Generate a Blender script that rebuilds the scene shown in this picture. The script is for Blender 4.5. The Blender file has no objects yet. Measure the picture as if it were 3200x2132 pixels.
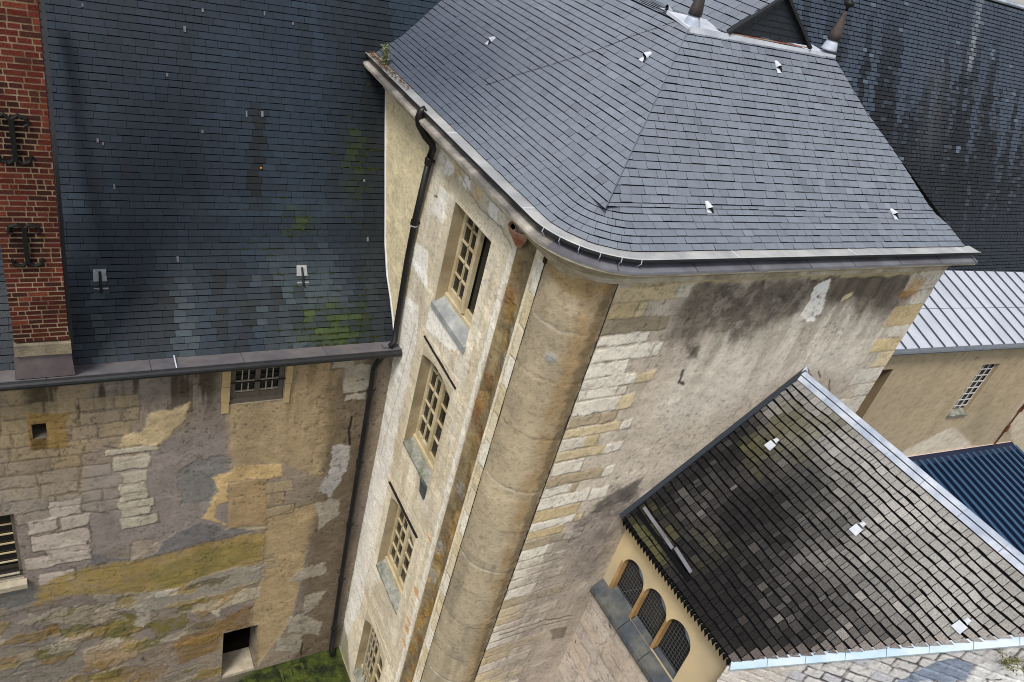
import bpy, math, random
import numpy as np
from mathutils import Matrix, Vector
from mathutils.geometry import tessellate_polygon

# ------------------------------------------------------------------ camera, world, sun, exposure
SC = bpy.context.scene
COL = SC.collection
ZO = 17.0                     # everything below is laid out with the camera height as z = 0; the courtyard lies at -17
cam = bpy.data.cameras.new('camera'); camo = bpy.data.objects.new('camera', cam); COL.objects.link(camo)
cam.sensor_width = 36.0; cam.lens = 26.329; cam.clip_start = 0.05; cam.clip_end = 3000
_R = [[0.864255, -0.444237, 0.236042], [-0.071705, -0.573215, -0.816262], [0.497917, 0.688533, -0.527258]]
_m = Matrix(((_R[0][0], -_R[1][0], -_R[2][0]), (_R[0][1], -_R[1][1], -_R[2][1]), (_R[0][2], -_R[1][2], -_R[2][2])))
camo.matrix_world = Matrix.Translation((0, 0, ZO)) @ _m.to_4x4()
SC.camera = camo

SUN_EL, SUN_AZ = math.radians(58), math.radians(235)      # azimuth clockwise from +y
w = bpy.data.worlds.new('World'); SC.world = w; w.use_nodes = True
nt = w.node_tree; nt.nodes.clear()
sky = nt.nodes.new('ShaderNodeTexSky'); sky.sky_type = 'NISHITA'; sky.sun_disc = False
sky.sun_elevation = SUN_EL; sky.sun_rotation = SUN_AZ; sky.air_density = 1.0; sky.dust_density = 1.2; sky.ozone_density = 1.0
hs = nt.nodes.new('ShaderNodeHueSaturation'); hs.inputs['Saturation'].default_value = 0.35
bg = nt.nodes.new('ShaderNodeBackground'); bg.inputs['Strength'].default_value = 0.115
wo = nt.nodes.new('ShaderNodeOutputWorld')
nt.links.new(sky.outputs[0], hs.inputs['Color']); nt.links.new(hs.outputs[0], bg.inputs['Color']); nt.links.new(bg.outputs[0], wo.inputs['Surface'])
sl = bpy.data.lights.new('sun', 'SUN'); sl.energy = 2.1; sl.angle = math.radians(16); sl.color = (1.0, 0.975, 0.94)
so = bpy.data.objects.new('sun', sl); COL.objects.link(so)
_d = Vector((math.sin(SUN_AZ) * math.cos(SUN_EL), math.cos(SUN_AZ) * math.cos(SUN_EL), math.sin(SUN_EL)))
so.rotation_euler = _d.to_track_quat('Z', 'Y').to_euler(); so.location = (0, 0, ZO + 30)
SC.view_settings.view_transform = 'Standard'; SC.view_settings.look = 'None'; SC.view_settings.gamma = 1.0
SC.view_settings.exposure = 0.56
SC.render.engine = 'CYCLES'; SC.cycles.pixel_filter_type = 'BLACKMAN_HARRIS'; SC.cycles.filter_width = 1.0

# ------------------------------------------------------------------ helpers
def S(r, g, b):
    f = lambda c: (c / 255 / 12.92) if c / 255 <= 0.04045 else ((c / 255 + 0.055) / 1.055) ** 2.4
    return np.array([f(r), f(g), f(b)])

def tag(o, label=None, cat=None, group=None, kind=None):
    if label: o['label'] = label
    if cat: o['category'] = cat
    if group: o['group'] = group
    if kind: o['kind'] = kind
    return o

def thing(name, label, cat, loc, group=None):
    o = bpy.data.objects.new(name, None); COL.objects.link(o)
    o.location = (loc[0], loc[1], loc[2] + ZO); o.empty_display_size = 0.3
    return tag(o, label, cat, group)

def mk(name, V, F, mat, parent=None, col=None, fmat=None, smooth=False):
    V = np.asarray(V, float).reshape(-1, 3)
    root = parent
    off = np.zeros(3)
    while root is not None:
        off += np.array(root.location); root = root.parent
    W = V + np.array([0, 0, ZO]) - off
    me = bpy.data.meshes.new(name)
    if isinstance(F, np.ndarray):
        n, k = F.shape
        me.vertices.add(len(W)); me.vertices.foreach_set('co', W.ravel())
        me.loops.add(n * k); me.loops.foreach_set('vertex_index', F.ravel().astype(np.int32))
        me.polygons.add(n); me.polygons.foreach_set('loop_start', np.arange(0, n * k, k, dtype=np.int32))
        me.update(calc_edges=True); me.validate()
    else:
        me.from_pydata(W.tolist(), [], [list(map(int, f)) for f in F]); me.update()
    for m in (mat if isinstance(mat, (list, tuple)) else [mat]): me.materials.append(m)
    if fmat is not None: me.polygons.foreach_set('material_index', np.asarray(fmat, np.int32))
    if smooth: me.polygons.foreach_set('use_smooth', np.ones(len(me.polygons), bool))
    if col is not None:
        a = me.color_attributes.new('Col', 'FLOAT_COLOR', 'POINT')
        c = np.ones((len(V), 4)); c[:, :3] = np.clip(col, 0, 1); a.data.foreach_set('color', c.ravel())
    me.update()
    o = bpy.data.objects.new(name, me); COL.objects.link(o)
    if parent is not None: o.parent = parent
    return o

class MB:
    """collects shapes into one mesh"""
    def __init__(s): s.V = []; s.F = []; s.M = []; s.cuts = []
    def add(s, V, F, m=0):
        b = len(s.V); s.cuts.append((b, len(s.F))); s.V += [tuple(map(float, v)) for v in V]; s.F += [[i + b for i in f] for f in F]; s.M += [m] * len(F); return s
    def hexa(s, p, m=0):      # 8 points: bottom ring then top ring
        return s.add(p, [(3, 2, 1, 0), (4, 5, 6, 7), (0, 1, 5, 4), (1, 2, 6, 5), (2, 3, 7, 6), (3, 0, 4, 7)], m)
    def box(s, x0, x1, y0, y1, z0, z1, m=0):
        return s.hexa([(x0, y0, z0), (x1, y0, z0), (x1, y1, z0), (x0, y1, z0), (x0, y0, z1), (x1, y0, z1), (x1, y1, z1), (x0, y1, z1)], m)
    def bar(s, a, b, wv, hv, m=0):      # a->b axis, half vectors wv, hv
        a, b, wv, hv = map(np.array, (a, b, wv, hv))
        return s.hexa([a - wv - hv, a + wv - hv, a + wv + hv, a - wv + hv, b - wv - hv, b + wv - hv, b + wv + hv, b - wv + hv], m)
    def tube(s, pts, r, n=10, m=0):
        pts = [np.array(p, float) for p in pts]; rs = r if isinstance(r, (list, tuple)) else [r] * len(pts)
        V = []; F = []
        t0 = pts[1] - pts[0]; ref = np.array([0, 0, 1.]) if abs(t0[2]) < .8 * np.linalg.norm(t0) else np.array([1., 0, 0])
        u = np.cross(t0, ref); u /= np.linalg.norm(u)
        for i, p in enumerate(pts):
            t = pts[min(i + 1, len(pts) - 1)] - pts[max(i - 1, 0)]; t /= np.linalg.norm(t)
            u = u - t * (u @ t); u /= np.linalg.norm(u); v = np.cross(t, u)
            for k in range(n):
                a = 2 * math.pi * k / n; V.append(p + rs[i] * (math.cos(a) * u + math.sin(a) * v))
        for i in range(len(pts) - 1):
            for k in range(n): F.append((i * n + k, i * n + (k + 1) % n, (i + 1) * n + (k + 1) % n, (i + 1) * n + k))
        F.append(tuple(range(n))[::-1]); F.append(tuple(range((len(pts) - 1) * n, len(pts) * n)))
        return s.add(V, F, m)
    def lathe(s, base, prof, n=14, m=0):
        V = []; F = []
        for r, z in prof:
            for k in range(n):
                a = 2 * math.pi * k / n; V.append((base[0] + r * math.cos(a), base[1] + r * math.sin(a), base[2] + z))
        for i in range(len(prof) - 1):
            for k in range(n): F.append((i * n + k, i * n + (k + 1) % n, (i + 1) * n + (k + 1) % n, (i + 1) * n + k))
        F.append(tuple(range(n))[::-1]); F.append(tuple(range((len(prof) - 1) * n, len(prof) * n)))
        return s.add(V, F, m)
    def each(s, name, mat, parent=None, smooth=False, per=1):
        # one object for every 'per' shapes added (shapes do not share vertices)
        cuts = s.cuts; out = []
        for i in range(0, len(cuts), per):
            v0, f0 = cuts[i]; v1, f1 = cuts[i + per] if i + per < len(cuts) else (len(s.V), len(s.F))
            out.append(mk(name, s.V[v0:v1], [[k - v0 for k in f] for f in s.F[f0:f1]], mat, parent, fmat=s.M[f0:f1] if isinstance(mat, (list, tuple)) else None, smooth=smooth))
        return out
    def build(s, name, mat, parent=None, smooth=False):
        return mk(name, s.V, s.F, mat, parent, fmat=s.M if isinstance(mat, (list, tuple)) else None, smooth=smooth)

# ------------------------------------------------------------------ procedural noise in numpy
def _h(i, j, s):
    n = (i.astype(np.int64) * 374761393 + j.astype(np.int64) * 668265263 + s * 974711) & 0xFFFFFFFF
    n = ((n ^ (n >> 13)) * 1274126177) & 0xFFFFFFFF
    return ((n ^ (n >> 16)) & 0xFFFF) / 65535.0
def vnoise(x, y, s=0):
    i = np.floor(x); j = np.floor(y); fx = x - i; fy = y - j
    fx = fx * fx * (3 - 2 * fx); fy = fy * fy * (3 - 2 * fy)
    a = _h(i, j, s); b = _h(i + 1, j, s); c = _h(i, j + 1, s); d = _h(i + 1, j + 1, s)
    return (a * (1 - fx) + b * fx) * (1 - fy) + (c * (1 - fx) + d * fx) * fy
def fbm(x, y, s=0, o=4):
    t = 0; a = .5; n = 0
    for k in range(o):
        t = t + a * vnoise(x * 2 ** k + 17.3 * k, y * 2 ** k - 9.1 * k, s + k * 31); n += a; a *= .55
    return t / n
def sstep(e0, e1, x):
    t = np.clip((x - e0) / (e1 - e0), 0, 1); return t * t * (3 - 2 * t)
def sdpoly(px, py, P):
    d = np.full(px.shape, 1e9); inside = np.zeros(px.shape, bool); n = len(P)
    for i in range(n):
        ax, ay = P[i]; bx, by = P[(i + 1) % n]
        ex, ey = bx - ax, by - ay; L = ex * ex + ey * ey + 1e-12
        t = np.clip(((px - ax) * ex + (py - ay) * ey) / L, 0, 1)
        d = np.minimum(d, np.hypot(px - ax - t * ex, py - ay - t * ey))
        c = (ay > py) != (by > py)
        xi = ax + (py - ay) / np.where(abs(by - ay) < 1e-9, 1e-9, by - ay) * ex
        inside ^= c & (px < xi)
    return np.where(inside, -d, d)

# ------------------------------------------------------------------ materials
def _new(name):
    m = bpy.data.materials.new(name); m.use_nodes = True
    n = m.node_tree; return m, n, n.nodes['Principled BSDF']
def mat(name, col=None, rough=.7, spec=.4, metal=0.0, namt=.15, nscale=12.0, bump=.2, bscale=40.0, bdist=.01, col2=None, stretch=None):
    m, n, b = _new(name)
    tc = n.nodes.new('ShaderNodeTexCoord'); mp = n.nodes.new('ShaderNodeMapping')
    n.links.new(tc.outputs['Object'], mp.inputs['Vector'])
    if stretch: mp.inputs['Scale'].default_value = stretch
    no = n.nodes.new('ShaderNodeTexNoise'); no.inputs['Scale'].default_value = nscale; no.inputs['Detail'].default_value = 6; no.inputs['Roughness'].default_value = .65
    n.links.new(mp.outputs[0], no.inputs['Vector'])
    if col is None:
        at = n.nodes.new('ShaderNodeAttribute'); at.attribute_name = 'Col'; src = at.outputs['Color']
    elif col2 is not None:
        mx = n.nodes.new('ShaderNodeMix'); mx.data_type = 'RGBA'
        mx.inputs[6].default_value = (*col, 1); mx.inputs[7].default_value = (*col2, 1)
        n2 = n.nodes.new('ShaderNodeTexNoise'); n2.inputs['Scale'].default_value = nscale * .3; n2.inputs['Detail'].default_value = 5
        n.links.new(mp.outputs[0], n2.inputs['Vector'])
        r2 = n.nodes.new('ShaderNodeMapRange'); r2.inputs[1].default_value = .38; r2.inputs[2].default_value = .62
        n.links.new(n2.outputs['Fac'], r2.inputs[0]); n.links.new(r2.outputs[0], mx.inputs[0]); src = mx.outputs[2]
    else:
        rg = n.nodes.new('ShaderNodeRGB'); rg.outputs[0].default_value = (*col, 1); src = rg.outputs[0]
    mr = n.nodes.new('ShaderNodeMapRange'); mr.inputs[1].default_value = .25; mr.inputs[2].default_value = .75
    mr.inputs[3].default_value = 1 - namt; mr.inputs[4].default_value = 1 + namt
    n.links.new(no.outputs['Fac'], mr.inputs[0])
    vm = n.nodes.new('ShaderNodeVectorMath'); vm.operation = 'SCALE'
    n.links.new(src, vm.inputs[0]); n.links.new(mr.outputs[0], vm.inputs['Scale'])
    n.links.new(vm.outputs[0], b.inputs['Base Color'])
    b.inputs['Roughness'].default_value = rough; b.inputs['Specular IOR Level'].default_value = spec; b.inputs['Metallic'].default_value = metal
    rr = n.nodes.new('ShaderNodeMapRange'); rr.inputs[3].default_value = max(.02, rough - .1); rr.inputs[4].default_value = min(1, rough + .1)
    n.links.new(no.outputs['Fac'], rr.inputs[0]); n.links.new(rr.outputs[0], b.inputs['Roughness'])
    if bump:
        nb = n.nodes.new('ShaderNodeTexNoise'); nb.inputs['Scale'].default_value = bscale; nb.inputs['Detail'].default_value = 5
        n.links.new(tc.outputs['Object'], nb.inputs['Vector'])
        bp = n.nodes.new('ShaderNodeBump'); bp.inputs['Strength'].default_value = bump; bp.inputs['Distance'].default_value = bdist
        n.links.new(nb.outputs['Fac'], bp.inputs['Height']); n.links.new(bp.outputs[0], b.inputs['Normal'])
    return m
def glassmat(name):
    m, n, b = _new(name)
    b.inputs['Base Color'].default_value = (.006, .007, .008, 1); b.inputs['Roughness'].default_value = .06; b.inputs['Specular IOR Level'].default_value = .6
    tc = n.nodes.new('ShaderNodeTexCoord'); nb = n.nodes.new('ShaderNodeTexNoise'); nb.inputs['Scale'].default_value = 3.0
    n.links.new(tc.outputs['Object'], nb.inputs['Vector'])
    bp = n.nodes.new('ShaderNodeBump'); bp.inputs['Strength'].default_value = .15; bp.inputs['Distance'].default_value = .02
    n.links.new(nb.outputs['Fac'], bp.inputs['Height']); n.links.new(bp.outputs[0], b.inputs['Normal'])
    return m

M = {}
M['slate'] = mat('blue_slate', None, .42, .5, 0, .10, 9.0, .25, 55, .006)
M['slate_old'] = mat('weathered_slate', None, .55, .4, 0, .25, 9.0, .4, 45, .008)
M['tile'] = mat('stone_tile', None, .97, .08, 0, .5, 48.0, .9, 70, .014)
M['gap'] = mat('dark_gap', tuple(S(14, 15, 18)), .95, .1, 0, .2, 10, 0)
M['gap_soft'] = mat('slate_gap', tuple(S(22, 25, 31)), .95, .1, 0, .2, 10, 0)
M['wall'] = mat('old_wall', None, .92, .15, 0, .15, 34.0, .55, 48, .012)
M['plaster'] = mat('smooth_render', None, .92, .15, 0, .05, 7.0, .15, 50, .006)
M['brick'] = mat('brick', None, .9, .15, 0, .35, 36.0, .8, 60, .012)
M['zinc'] = mat('pale_zinc', tuple(S(196, 194, 190)), .45, .5, .25, .12, 6.0, .1, 20, .004, tuple(S(168, 168, 168)))
M['zinc_dark'] = mat('dark_zinc', tuple(S(36, 37, 38)), .5, .5, .2, .3, 8.0, .1, 20, .004)
M['lead'] = mat('grey_lead', tuple(S(98, 96, 101)), .55, .45, .1, .15, 7.0, .12, 18, .006, tuple(S(116, 116, 122)))
M['lead_light'] = mat('bright_lead', tuple(S(205, 208, 214)), .5, .5, 0, .1, 9.0, .15, 18, .006, tuple(S(180, 184, 192)))
M['lead_blue'] = mat('bluish_lead', tuple(S(150, 160, 176)), .55, .45, 0, .15, 9.0, .15, 18, .006, tuple(S(185, 190, 200)))
M['lead_brown'] = mat('rusty_lead', tuple(S(86, 72, 66)), .7, .3, 0, .3, 14.0, .3, 18, .01, tuple(S(60, 55, 55)))
M['iron'] = mat('black_iron', tuple(S(9, 8, 8)), .6, .4, 0, .3, 18.0, .3, 40, .004)
M['pipe'] = mat('dark_pipe', tuple(S(30, 27, 26)), .42, .5, .1, .35, 5.0, .05, 20, .003, tuple(S(20, 19, 19)))
M['glass'] = glassmat('dark_glass')
M['cream'] = mat('cream_paint', tuple(S(196, 182, 148)), .6, .35, 0, .1, 12.0, .15, 60, .004, tuple(S(176, 158, 120)))
M['greywood'] = mat('grey_wood', tuple(S(95, 86, 76)), .8, .3, 0, .2, 14.0, .3, 40, .006)
M['palewood'] = mat('pale_wood', tuple(S(160, 150, 132)), .75, .3, 0, .15, 14.0, .3, 40, .006)
M['stone'] = mat('pale_stone', tuple(S(176, 165, 145)), .9, .2, 0, .2, 9.0, .6, 30, .015, tuple(S(150, 138, 116)))
M['stone_dirty'] = mat('dirty_stone', tuple(S(140, 128, 106)), .9, .2, 0, .25, 9.0, .6, 30, .015, tuple(S(104, 96, 82)))
M['stone_grey'] = mat('lichen_stone', tuple(S(150, 148, 138)), .9, .2, 0, .3, 16.0, .7, 34, .02, tuple(S(106, 108, 92)))
M['sillzinc'] = mat('zinc_sill', tuple(S(176, 176, 172)), .55, .4, .1, .2, 10.0, .15, 20, .006, tuple(S(140, 142, 140)))
M['ochre'] = mat('ochre_stone', tuple(S(176, 140, 92)), .9, .2, 0, .2, 8.0, .5, 40, .01, tuple(S(150, 116, 74)))
M['terra'] = mat('terracotta', tuple(S(168, 98, 74)), .85, .2, 0, .25, 14.0, .4, 40, .008, tuple(S(176, 150, 128)))
M['slatesill'] = mat('dark_sill', tuple(S(66, 70, 76)), .75, .3, 0, .35, 9.0, .6, 26, .02, tuple(S(92, 92, 86)))
M['blue_lit'] = mat('blue_metal_lit', tuple(S(46, 82, 112)), .35, .5, .2, .12, 4.0, 0, 20, .003)
M['navy_shade'] = mat('navy_metal_and_shade', tuple(S(14, 28, 54)), .45, .5, .1, .15, 4.0, 0)
M['black'] = mat('void', tuple(S(7, 6, 5)), 1, 0, 0, .4, 5, 0)
M['dim'] = mat('dim_interior', tuple(S(26, 21, 15)), 1, 0, 0, .6, 3, .6, 12, .05, tuple(S(12, 11, 9)))

# ------------------------------------------------------------------ coursed slates, tiles and bricks as real pieces
def pieces(surf, courses, ulo, uhi, w, colfn, rng, gap=.006, vgap=.008, lift=.010, top=.002, wj=.25, skirt=.02, jit=.004, keep=None, under=.012):
    """surf(u,d)->xyz (vectorised); returns V,F,fmat,col. every piece is a lifted plate with dark lower edge, over a dark underlay"""
    rows = []
    for k in range(len(courses) - 1):
        d0, d1 = courses[k], courses[k + 1]
        l0, h0, l1, h1 = ulo(d0), uhi(d0), ulo(d1), uhi(d1)
        lo, hi = min(l0, l1), max(h0, h1)
        if hi - lo < .02: continue
        u = lo - rng.random() * w
        while u < hi:
            ww = w * (1 + wj * (rng.random() * 2 - 1)); a, b = u + gap / 2, u + ww - gap / 2; u += ww
            r = (min(max(a, l0), h0), min(max(b, l0), h0), min(max(a, l1), h1), min(max(b, l1), h1))
            if r[1] - r[0] < .012 and r[3] - r[2] < .012: continue
            rows.append((*r, d0 + jit * (rng.random() * 2 - 1), d1 - vgap, lift * (.6 + .8 * rng.random()), rng.random()))
    Rw = np.array(rows)
    if keep is not None:
        c = surf((Rw[:, 0] + Rw[:, 3]) / 2, (Rw[:, 4] + Rw[:, 5]) / 2); Rw = Rw[keep(c)]
    ub = [Rw[:, 0], Rw[:, 1], Rw[:, 3], Rw[:, 2]]; dd = [Rw[:, 4], Rw[:, 4], Rw[:, 5], Rw[:, 5]]
    P = [surf(ub[i], dd[i]) for i in range(4)]
    e = 1e-3; uc = (ub[0] + ub[2]) / 2; dc = (dd[0] + dd[2]) / 2
    N = np.cross(surf(uc + e, dc) - surf(uc - e, dc), surf(uc, dc + e) - surf(uc, dc - e)); N /= np.linalg.norm(N, axis=1)[:, None] + 1e-12
    lf = Rw[:, 6][:, None]
    T = [P[0] + N * lf, P[1] + N * lf, P[2] + N * top, P[3] + N * top]
    SK = [T[0], T[1], P[1] - N * skirt, P[0] - N * skirt]
    n = len(Rw)
    V = np.stack(T + SK, 1).reshape(-1, 3)
    base = np.arange(n)[:, None] * 8
    F = np.concatenate([base + np.array([0, 1, 2, 3]), base + np.array([5, 4, 7, 6])], 0)
    fm = np.concatenate([np.zeros(n, int), np.ones(n, int)])
    C = colfn(np.mean(np.stack(P, 0), 0), uc, dc, Rw[:, 7])
    col = np.repeat(C, 8, 0)
    # underlay strips
    UV = []; UF = []
    for k in range(len(courses) - 1):
        d0, d1 = courses[k], courses[k + 1]
        m = max(2, int((uhi(d0) - ulo(d0)) / .3) + 2)
        a = np.linspace(ulo(d0), uhi(d0), m); b = np.linspace(ulo(d1), uhi(d1), m)
        A = surf(a, np.full(m, d0)); B = surf(b, np.full(m, d1))
        if keep is not None and not keep(np.stack([A.mean(0)]))[0] and False: continue
        s0 = sum(len(x) for x in UV); UV += [A, B]
        UF += [(s0 + i, s0 + i + 1, s0 + m + i + 1, s0 + m + i) for i in range(m - 1)]
    UV = np.concatenate(UV, 0); UF = np.array(UF)
    Nm = N.mean(0); Nm /= np.linalg.norm(Nm)
    UV = UV - Nm * under
    V2 = np.concatenate([V, UV], 0); F2 = np.concatenate([F, UF + len(V)], 0)
    fm = np.concatenate([fm, np.ones(len(UF), int)])
    col = np.concatenate([col, np.full((len(UV), 3), .01)], 0)
    return V2, F2, fm, col
def join(parts):
    V = []; F = []; M_ = []; C = []; b = 0
    for v, f, m, c in parts:
        V.append(v); F.append(f + b); M_.append(m); C.append(c); b += len(v)
    return np.concatenate(V), np.concatenate(F), np.concatenate(M_), np.concatenate(C)
def lerpc(c, t, k):     # c (n,3) towards t by k
    return c * (1 - k[:, None]) + np.asarray(t)[None] * k[:, None]

# ------------------------------------------------------------------ painted, grooved wall sheets
class Wall:
    def __init__(s, u0, u1, z0, z1, step, breaks_u=(), breaks_z=()):
        def axis(a, b, br):
            pts = sorted(set([a, b] + [x for x in br if a < x < b])); out = []
            for p, q in zip(pts[:-1], pts[1:]):
                n = max(1, int(round((q - p) / step))); out += list(np.linspace(p, q, n, endpoint=False))
            return np.array(out + [b])
        s.us = axis(u0, u1, breaks_u); s.zs = axis(z0, z1, breaks_z)
        s.U, s.Z = np.meshgrid(s.us, s.zs)
        s.col = np.zeros(s.U.shape + (3,)); s.h = np.zeros(s.U.shape); s.holes = []; s.sd = 1
    def base(s, c, amt=.1, f=1.3, c2=None, seed=3):
        n = fbm(s.U * f, s.Z * f, seed, 5)
        s.col[:] = np.asarray(c)
        if c2 is not None:
            k = sstep(.4, .62, n)[..., None]; s.col = s.col * (1 - k) + np.asarray(c2) * k
        n2 = fbm(s.U * 4, s.Z * 4, seed + 5, 5)
        s.col *= (1 + amt * (n2 - .5) * 2)[..., None]
        s.h += (fbm(s.U * 2.2, s.Z * 2.2, seed + 9, 4) - .5) * .02
    def _box(s, P, pad):
        P = np.array(P); i0, i1 = np.searchsorted(s.us, [P[:, 0].min() - pad, P[:, 0].max() + pad]); j0, j1 = np.searchsorted(s.zs, [P[:, 1].min() - pad, P[:, 1].max() + pad])
        return slice(j0, j1), slice(i0, i1)
    def blob(s, P, c, a=1.0, edge=.05, warp=.06, ws=3.0, mott=0.0, ms=5.0, h=0.0, var=.08):
        s.sd += 7; b = s._box(P, warp + edge + .05); u, z = s.U[b], s.Z[b]
        if u.size == 0: return
        wu = (fbm(u * ws, z * ws, s.sd, 4) - .5) * 2 * warp; wz = (fbm(u * ws + 50, z * ws, s.sd + 3, 4) - .5) * 2 * warp
        hf = (fbm(u * 14, z * 14, s.sd + 41, 5) - .5)
        d = sdpoly(u + wu, z + wz, P) + hf * min(.16, .05 + warp)
        ew = edge * (.25 + 1.5 * fbm(u * 1.7, z * 1.7, s.sd + 43, 3)); k = sstep(ew, -ew, d) * a
        if h == 0.0 and edge < .07: s.h[b] += (.009 if s.sd % 2 else -.010) * sstep(.010, -.010, d)
        if mott: k = k * np.clip(1 - mott + mott * 2 * sstep(.35, .62, fbm(u * ms, z * ms, s.sd + 11, 5)), 0, 1)
        cc = np.asarray(c)[None, None] * (1 + (var + .12) * 2 * (fbm(u * 5, z * 9, s.sd + 17, 6) - .5))[..., None]
        s.col[b] = s.col[b] * (1 - k[..., None]) + cc * k[..., None]
        s.h[b] += h * k
    def stone(s, u0, u1, z0, z1, c, a=1.0, j=.02, mortar=None, ml=.5, h=.004, slope=0.0):
        P = [(u0, z0), (u1, z0 + slope), (u1, z1 + slope), (u0, z1)]
        s.sd += 7; b = s._box(P, .08); u, z = s.U[b], s.Z[b]
        if u.size == 0: return
        wu = (fbm(u * 5, z * 5, s.sd, 3) - .5) * 2 * j; wz = (fbm(u * 5 + 50, z * 5, s.sd + 3, 3) - .5) * 2 * j
        d = sdpoly(u + wu, z + wz, P) + (fbm(u * 16, z * 16, s.sd + 41, 4) - .5) * .035; k = sstep(.007, -.007, d) * a
        cc = np.asarray(c)[None, None] * (1 + .22 * (fbm(u * 5, z * 6, s.sd + 17, 5) - .5))[..., None]
        s.col[b] = s.col[b] * (1 - k[..., None]) + cc * k[..., None]
        s.h[b] += h * k
        g = sstep(.020, .006, abs(d + .004)) * ml * 1.05 * (.12 + 1.1 * sstep(.40, .62, fbm(u * 2.6, z * 2.6, s.sd + 29, 3)))
        mc = np.asarray(mortar if mortar is not None else S(70, 62, 52)); g = np.clip(g, 0, 1)
        s.col[b] = s.col[b] * (1 - g[..., None]) + mc * g[..., None]; s.h[b] -= .011 * g
    def streaks(s, u0, u1, z0, z1, c, a=.6, f=6.0, seed=0, lo=.5, hi=.65):
        m = (s.U > u0) & (s.U < u1) & (s.Z > z0) & (s.Z < z1)
        n = fbm(s.U * f, s.Z * f * .12, seed, 4); k = sstep(lo, hi, n) * a
        k *= sstep(u0, u0 + .25, s.U) * sstep(u1, u1 - .25, s.U) * sstep(z0, z0 + (z1 - z0) * .7, s.Z)
        k = np.where(m, k, 0)[..., None]; s.col = s.col * (1 - k) + np.asarray(c) * k
    def crack(s, pts, wd=.012, c=None, a=.9):
        a = a * min(1, wd / .012); wd = max(wd, .013)
        for p, q in zip(pts[:-1], pts[1:]):
            b = s._box([p, q], .1); u, z = s.U[b], s.Z[b]
            if u.size == 0: continue
            u2 = u + (fbm(u * 8, z * 8, s.sd, 3) - .5) * .05; z2 = z + (fbm(u * 8 + 9, z * 8, s.sd + 1, 3) - .5) * .05
            ex, ez = q[0] - p[0], q[1] - p[1]; L = ex * ex + ez * ez + 1e-9
            t = np.clip(((u2 - p[0]) * ex + (z2 - p[1]) * ez) / L, 0, 1)
            d = np.hypot(u2 - p[0] - t * ex, z2 - p[1] - t * ez); k = sstep(wd * 1.8, wd * .5, d) * a
            s.col[b] = s.col[b] * (1 - k[..., None]) + (np.asarray(c) if c is not None else S(40, 35, 30)) * k[..., None]; s.h[b] -= .01 * k
    def weather(s, seed, tint=(1, 1, 1), grime=.35, pits=.5, light=.3, gc=(70, 62, 52)):
        U, Z = s.U, s.Z
        g = sstep(.5, .74, fbm(U * 1.6, Z * .9, seed, 6)) * grime; g = np.maximum(g, sstep(.55, .75, fbm(U * 6, Z * 3, seed + 3, 5)) * grime * .7)
        s.col = s.col * (1 - g[..., None]) + S(*gc) * g[..., None]
        l = sstep(.56, .74, fbm(U * 2.3, Z * 5.0, seed + 7, 6)) * light; s.col = s.col * (1 - l[..., None]) + np.minimum(s.col * 1.45, .8) * l[..., None]
        p = sstep(.66, .76, fbm(U * 17, Z * 17, seed + 11, 3)) * pits * sstep(.35, .6, fbm(U * 1.2, Z * 1.2, seed + 13, 3))
        s.col = s.col * (1 - .75 * p[..., None]); s.h -= .008 * p
        s.col *= (.93 + .14 * fbm(U * 14, Z * 20, seed + 17, 5))[..., None]; s.col *= (1 - .22 * sstep(.60, .72, fbm(U * 26, Z * 26, seed + 23, 2)))[..., None]
        s.h += (fbm(U * 5, Z * 7, seed + 19, 6) - .5) * .010
        s.col *= np.array(tint)
    def hole(s, u0, u1, z0, z1): s.holes.append((u0, u1, z0, z1))
    def flat_edges(s, w=.06):
        for (u0, u1, z0, z1) in s.holes:
            d = np.maximum(np.maximum(u0 - s.U, s.U - u1), np.maximum(z0 - s.Z, s.Z - z1))
            s.h *= sstep(0, w, d)
    def build(s, name, place, m, parent):
        """place(u, z, h) -> xyz"""
        s.flat_edges()
        V = place(s.U.ravel(), s.Z.ravel(), s.h.ravel()); nu, nz = len(s.us), len(s.zs)
        uc = (s.us[:-1] + s.us[1:]) / 2; zc = (s.zs[:-1] + s.zs[1:]) / 2; Uc, Zc = np.meshgrid(uc, zc); ok = np.ones(Uc.shape, bool)
        for (u0, u1, z0, z1) in s.holes: ok &= ~((Uc > u0) & (Uc < u1) & (Zc > z0) & (Zc < z1))
        jj, ii = np.nonzero(ok); i0 = jj * nu + ii
        F = np.stack([i0, i0 + 1, i0 + nu + 1, i0 + nu], 1)
        p = place(np.array([s.us[0], s.us[-1], s.us[0]]), np.array([s.zs[0], s.zs[0], s.zs[-1]]), np.zeros(3))
        out = place(np.array([s.us[0]]), np.array([s.zs[0]]), np.array([1.]))[0] - p[0]
        if np.dot(np.cross(p[1] - p[0], p[2] - p[0]), out) < 0: F = F[:, ::-1].copy()
        return mk(name, V, F, m, parent, col=s.col.reshape(-1, 3), smooth=True)
    def sample(s, u, z):
        return s.col[min(np.searchsorted(s.zs, z), len(s.zs) - 1), min(np.searchsorted(s.us, u), len(s.us) - 1)]

def sweep(path, prof, name, mat_, parent, closed=True, smooth=False):
    """path: list of (x, y, nx, ny) with outward normal; prof: list of (offset, z)"""
    V = []; F = []; m = len(prof)
    for (x, y, nx, ny) in path:
        for (o, z) in prof: V.append((x + nx * o, y + ny * o, z))
    for i in range(len(path) - 1):
        for k in range(m if closed else m - 1):
            F.append((i * m + k, i * m + (k + 1) % m, (i + 1) * m + (k + 1) % m, (i + 1) * m + k))
    if closed: F.append(tuple(range(m))[::-1]); F.append(tuple(range((len(path) - 1) * m, len(path) * m)))
    return mk(name, V, F, mat_, parent, smooth=smooth)

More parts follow.
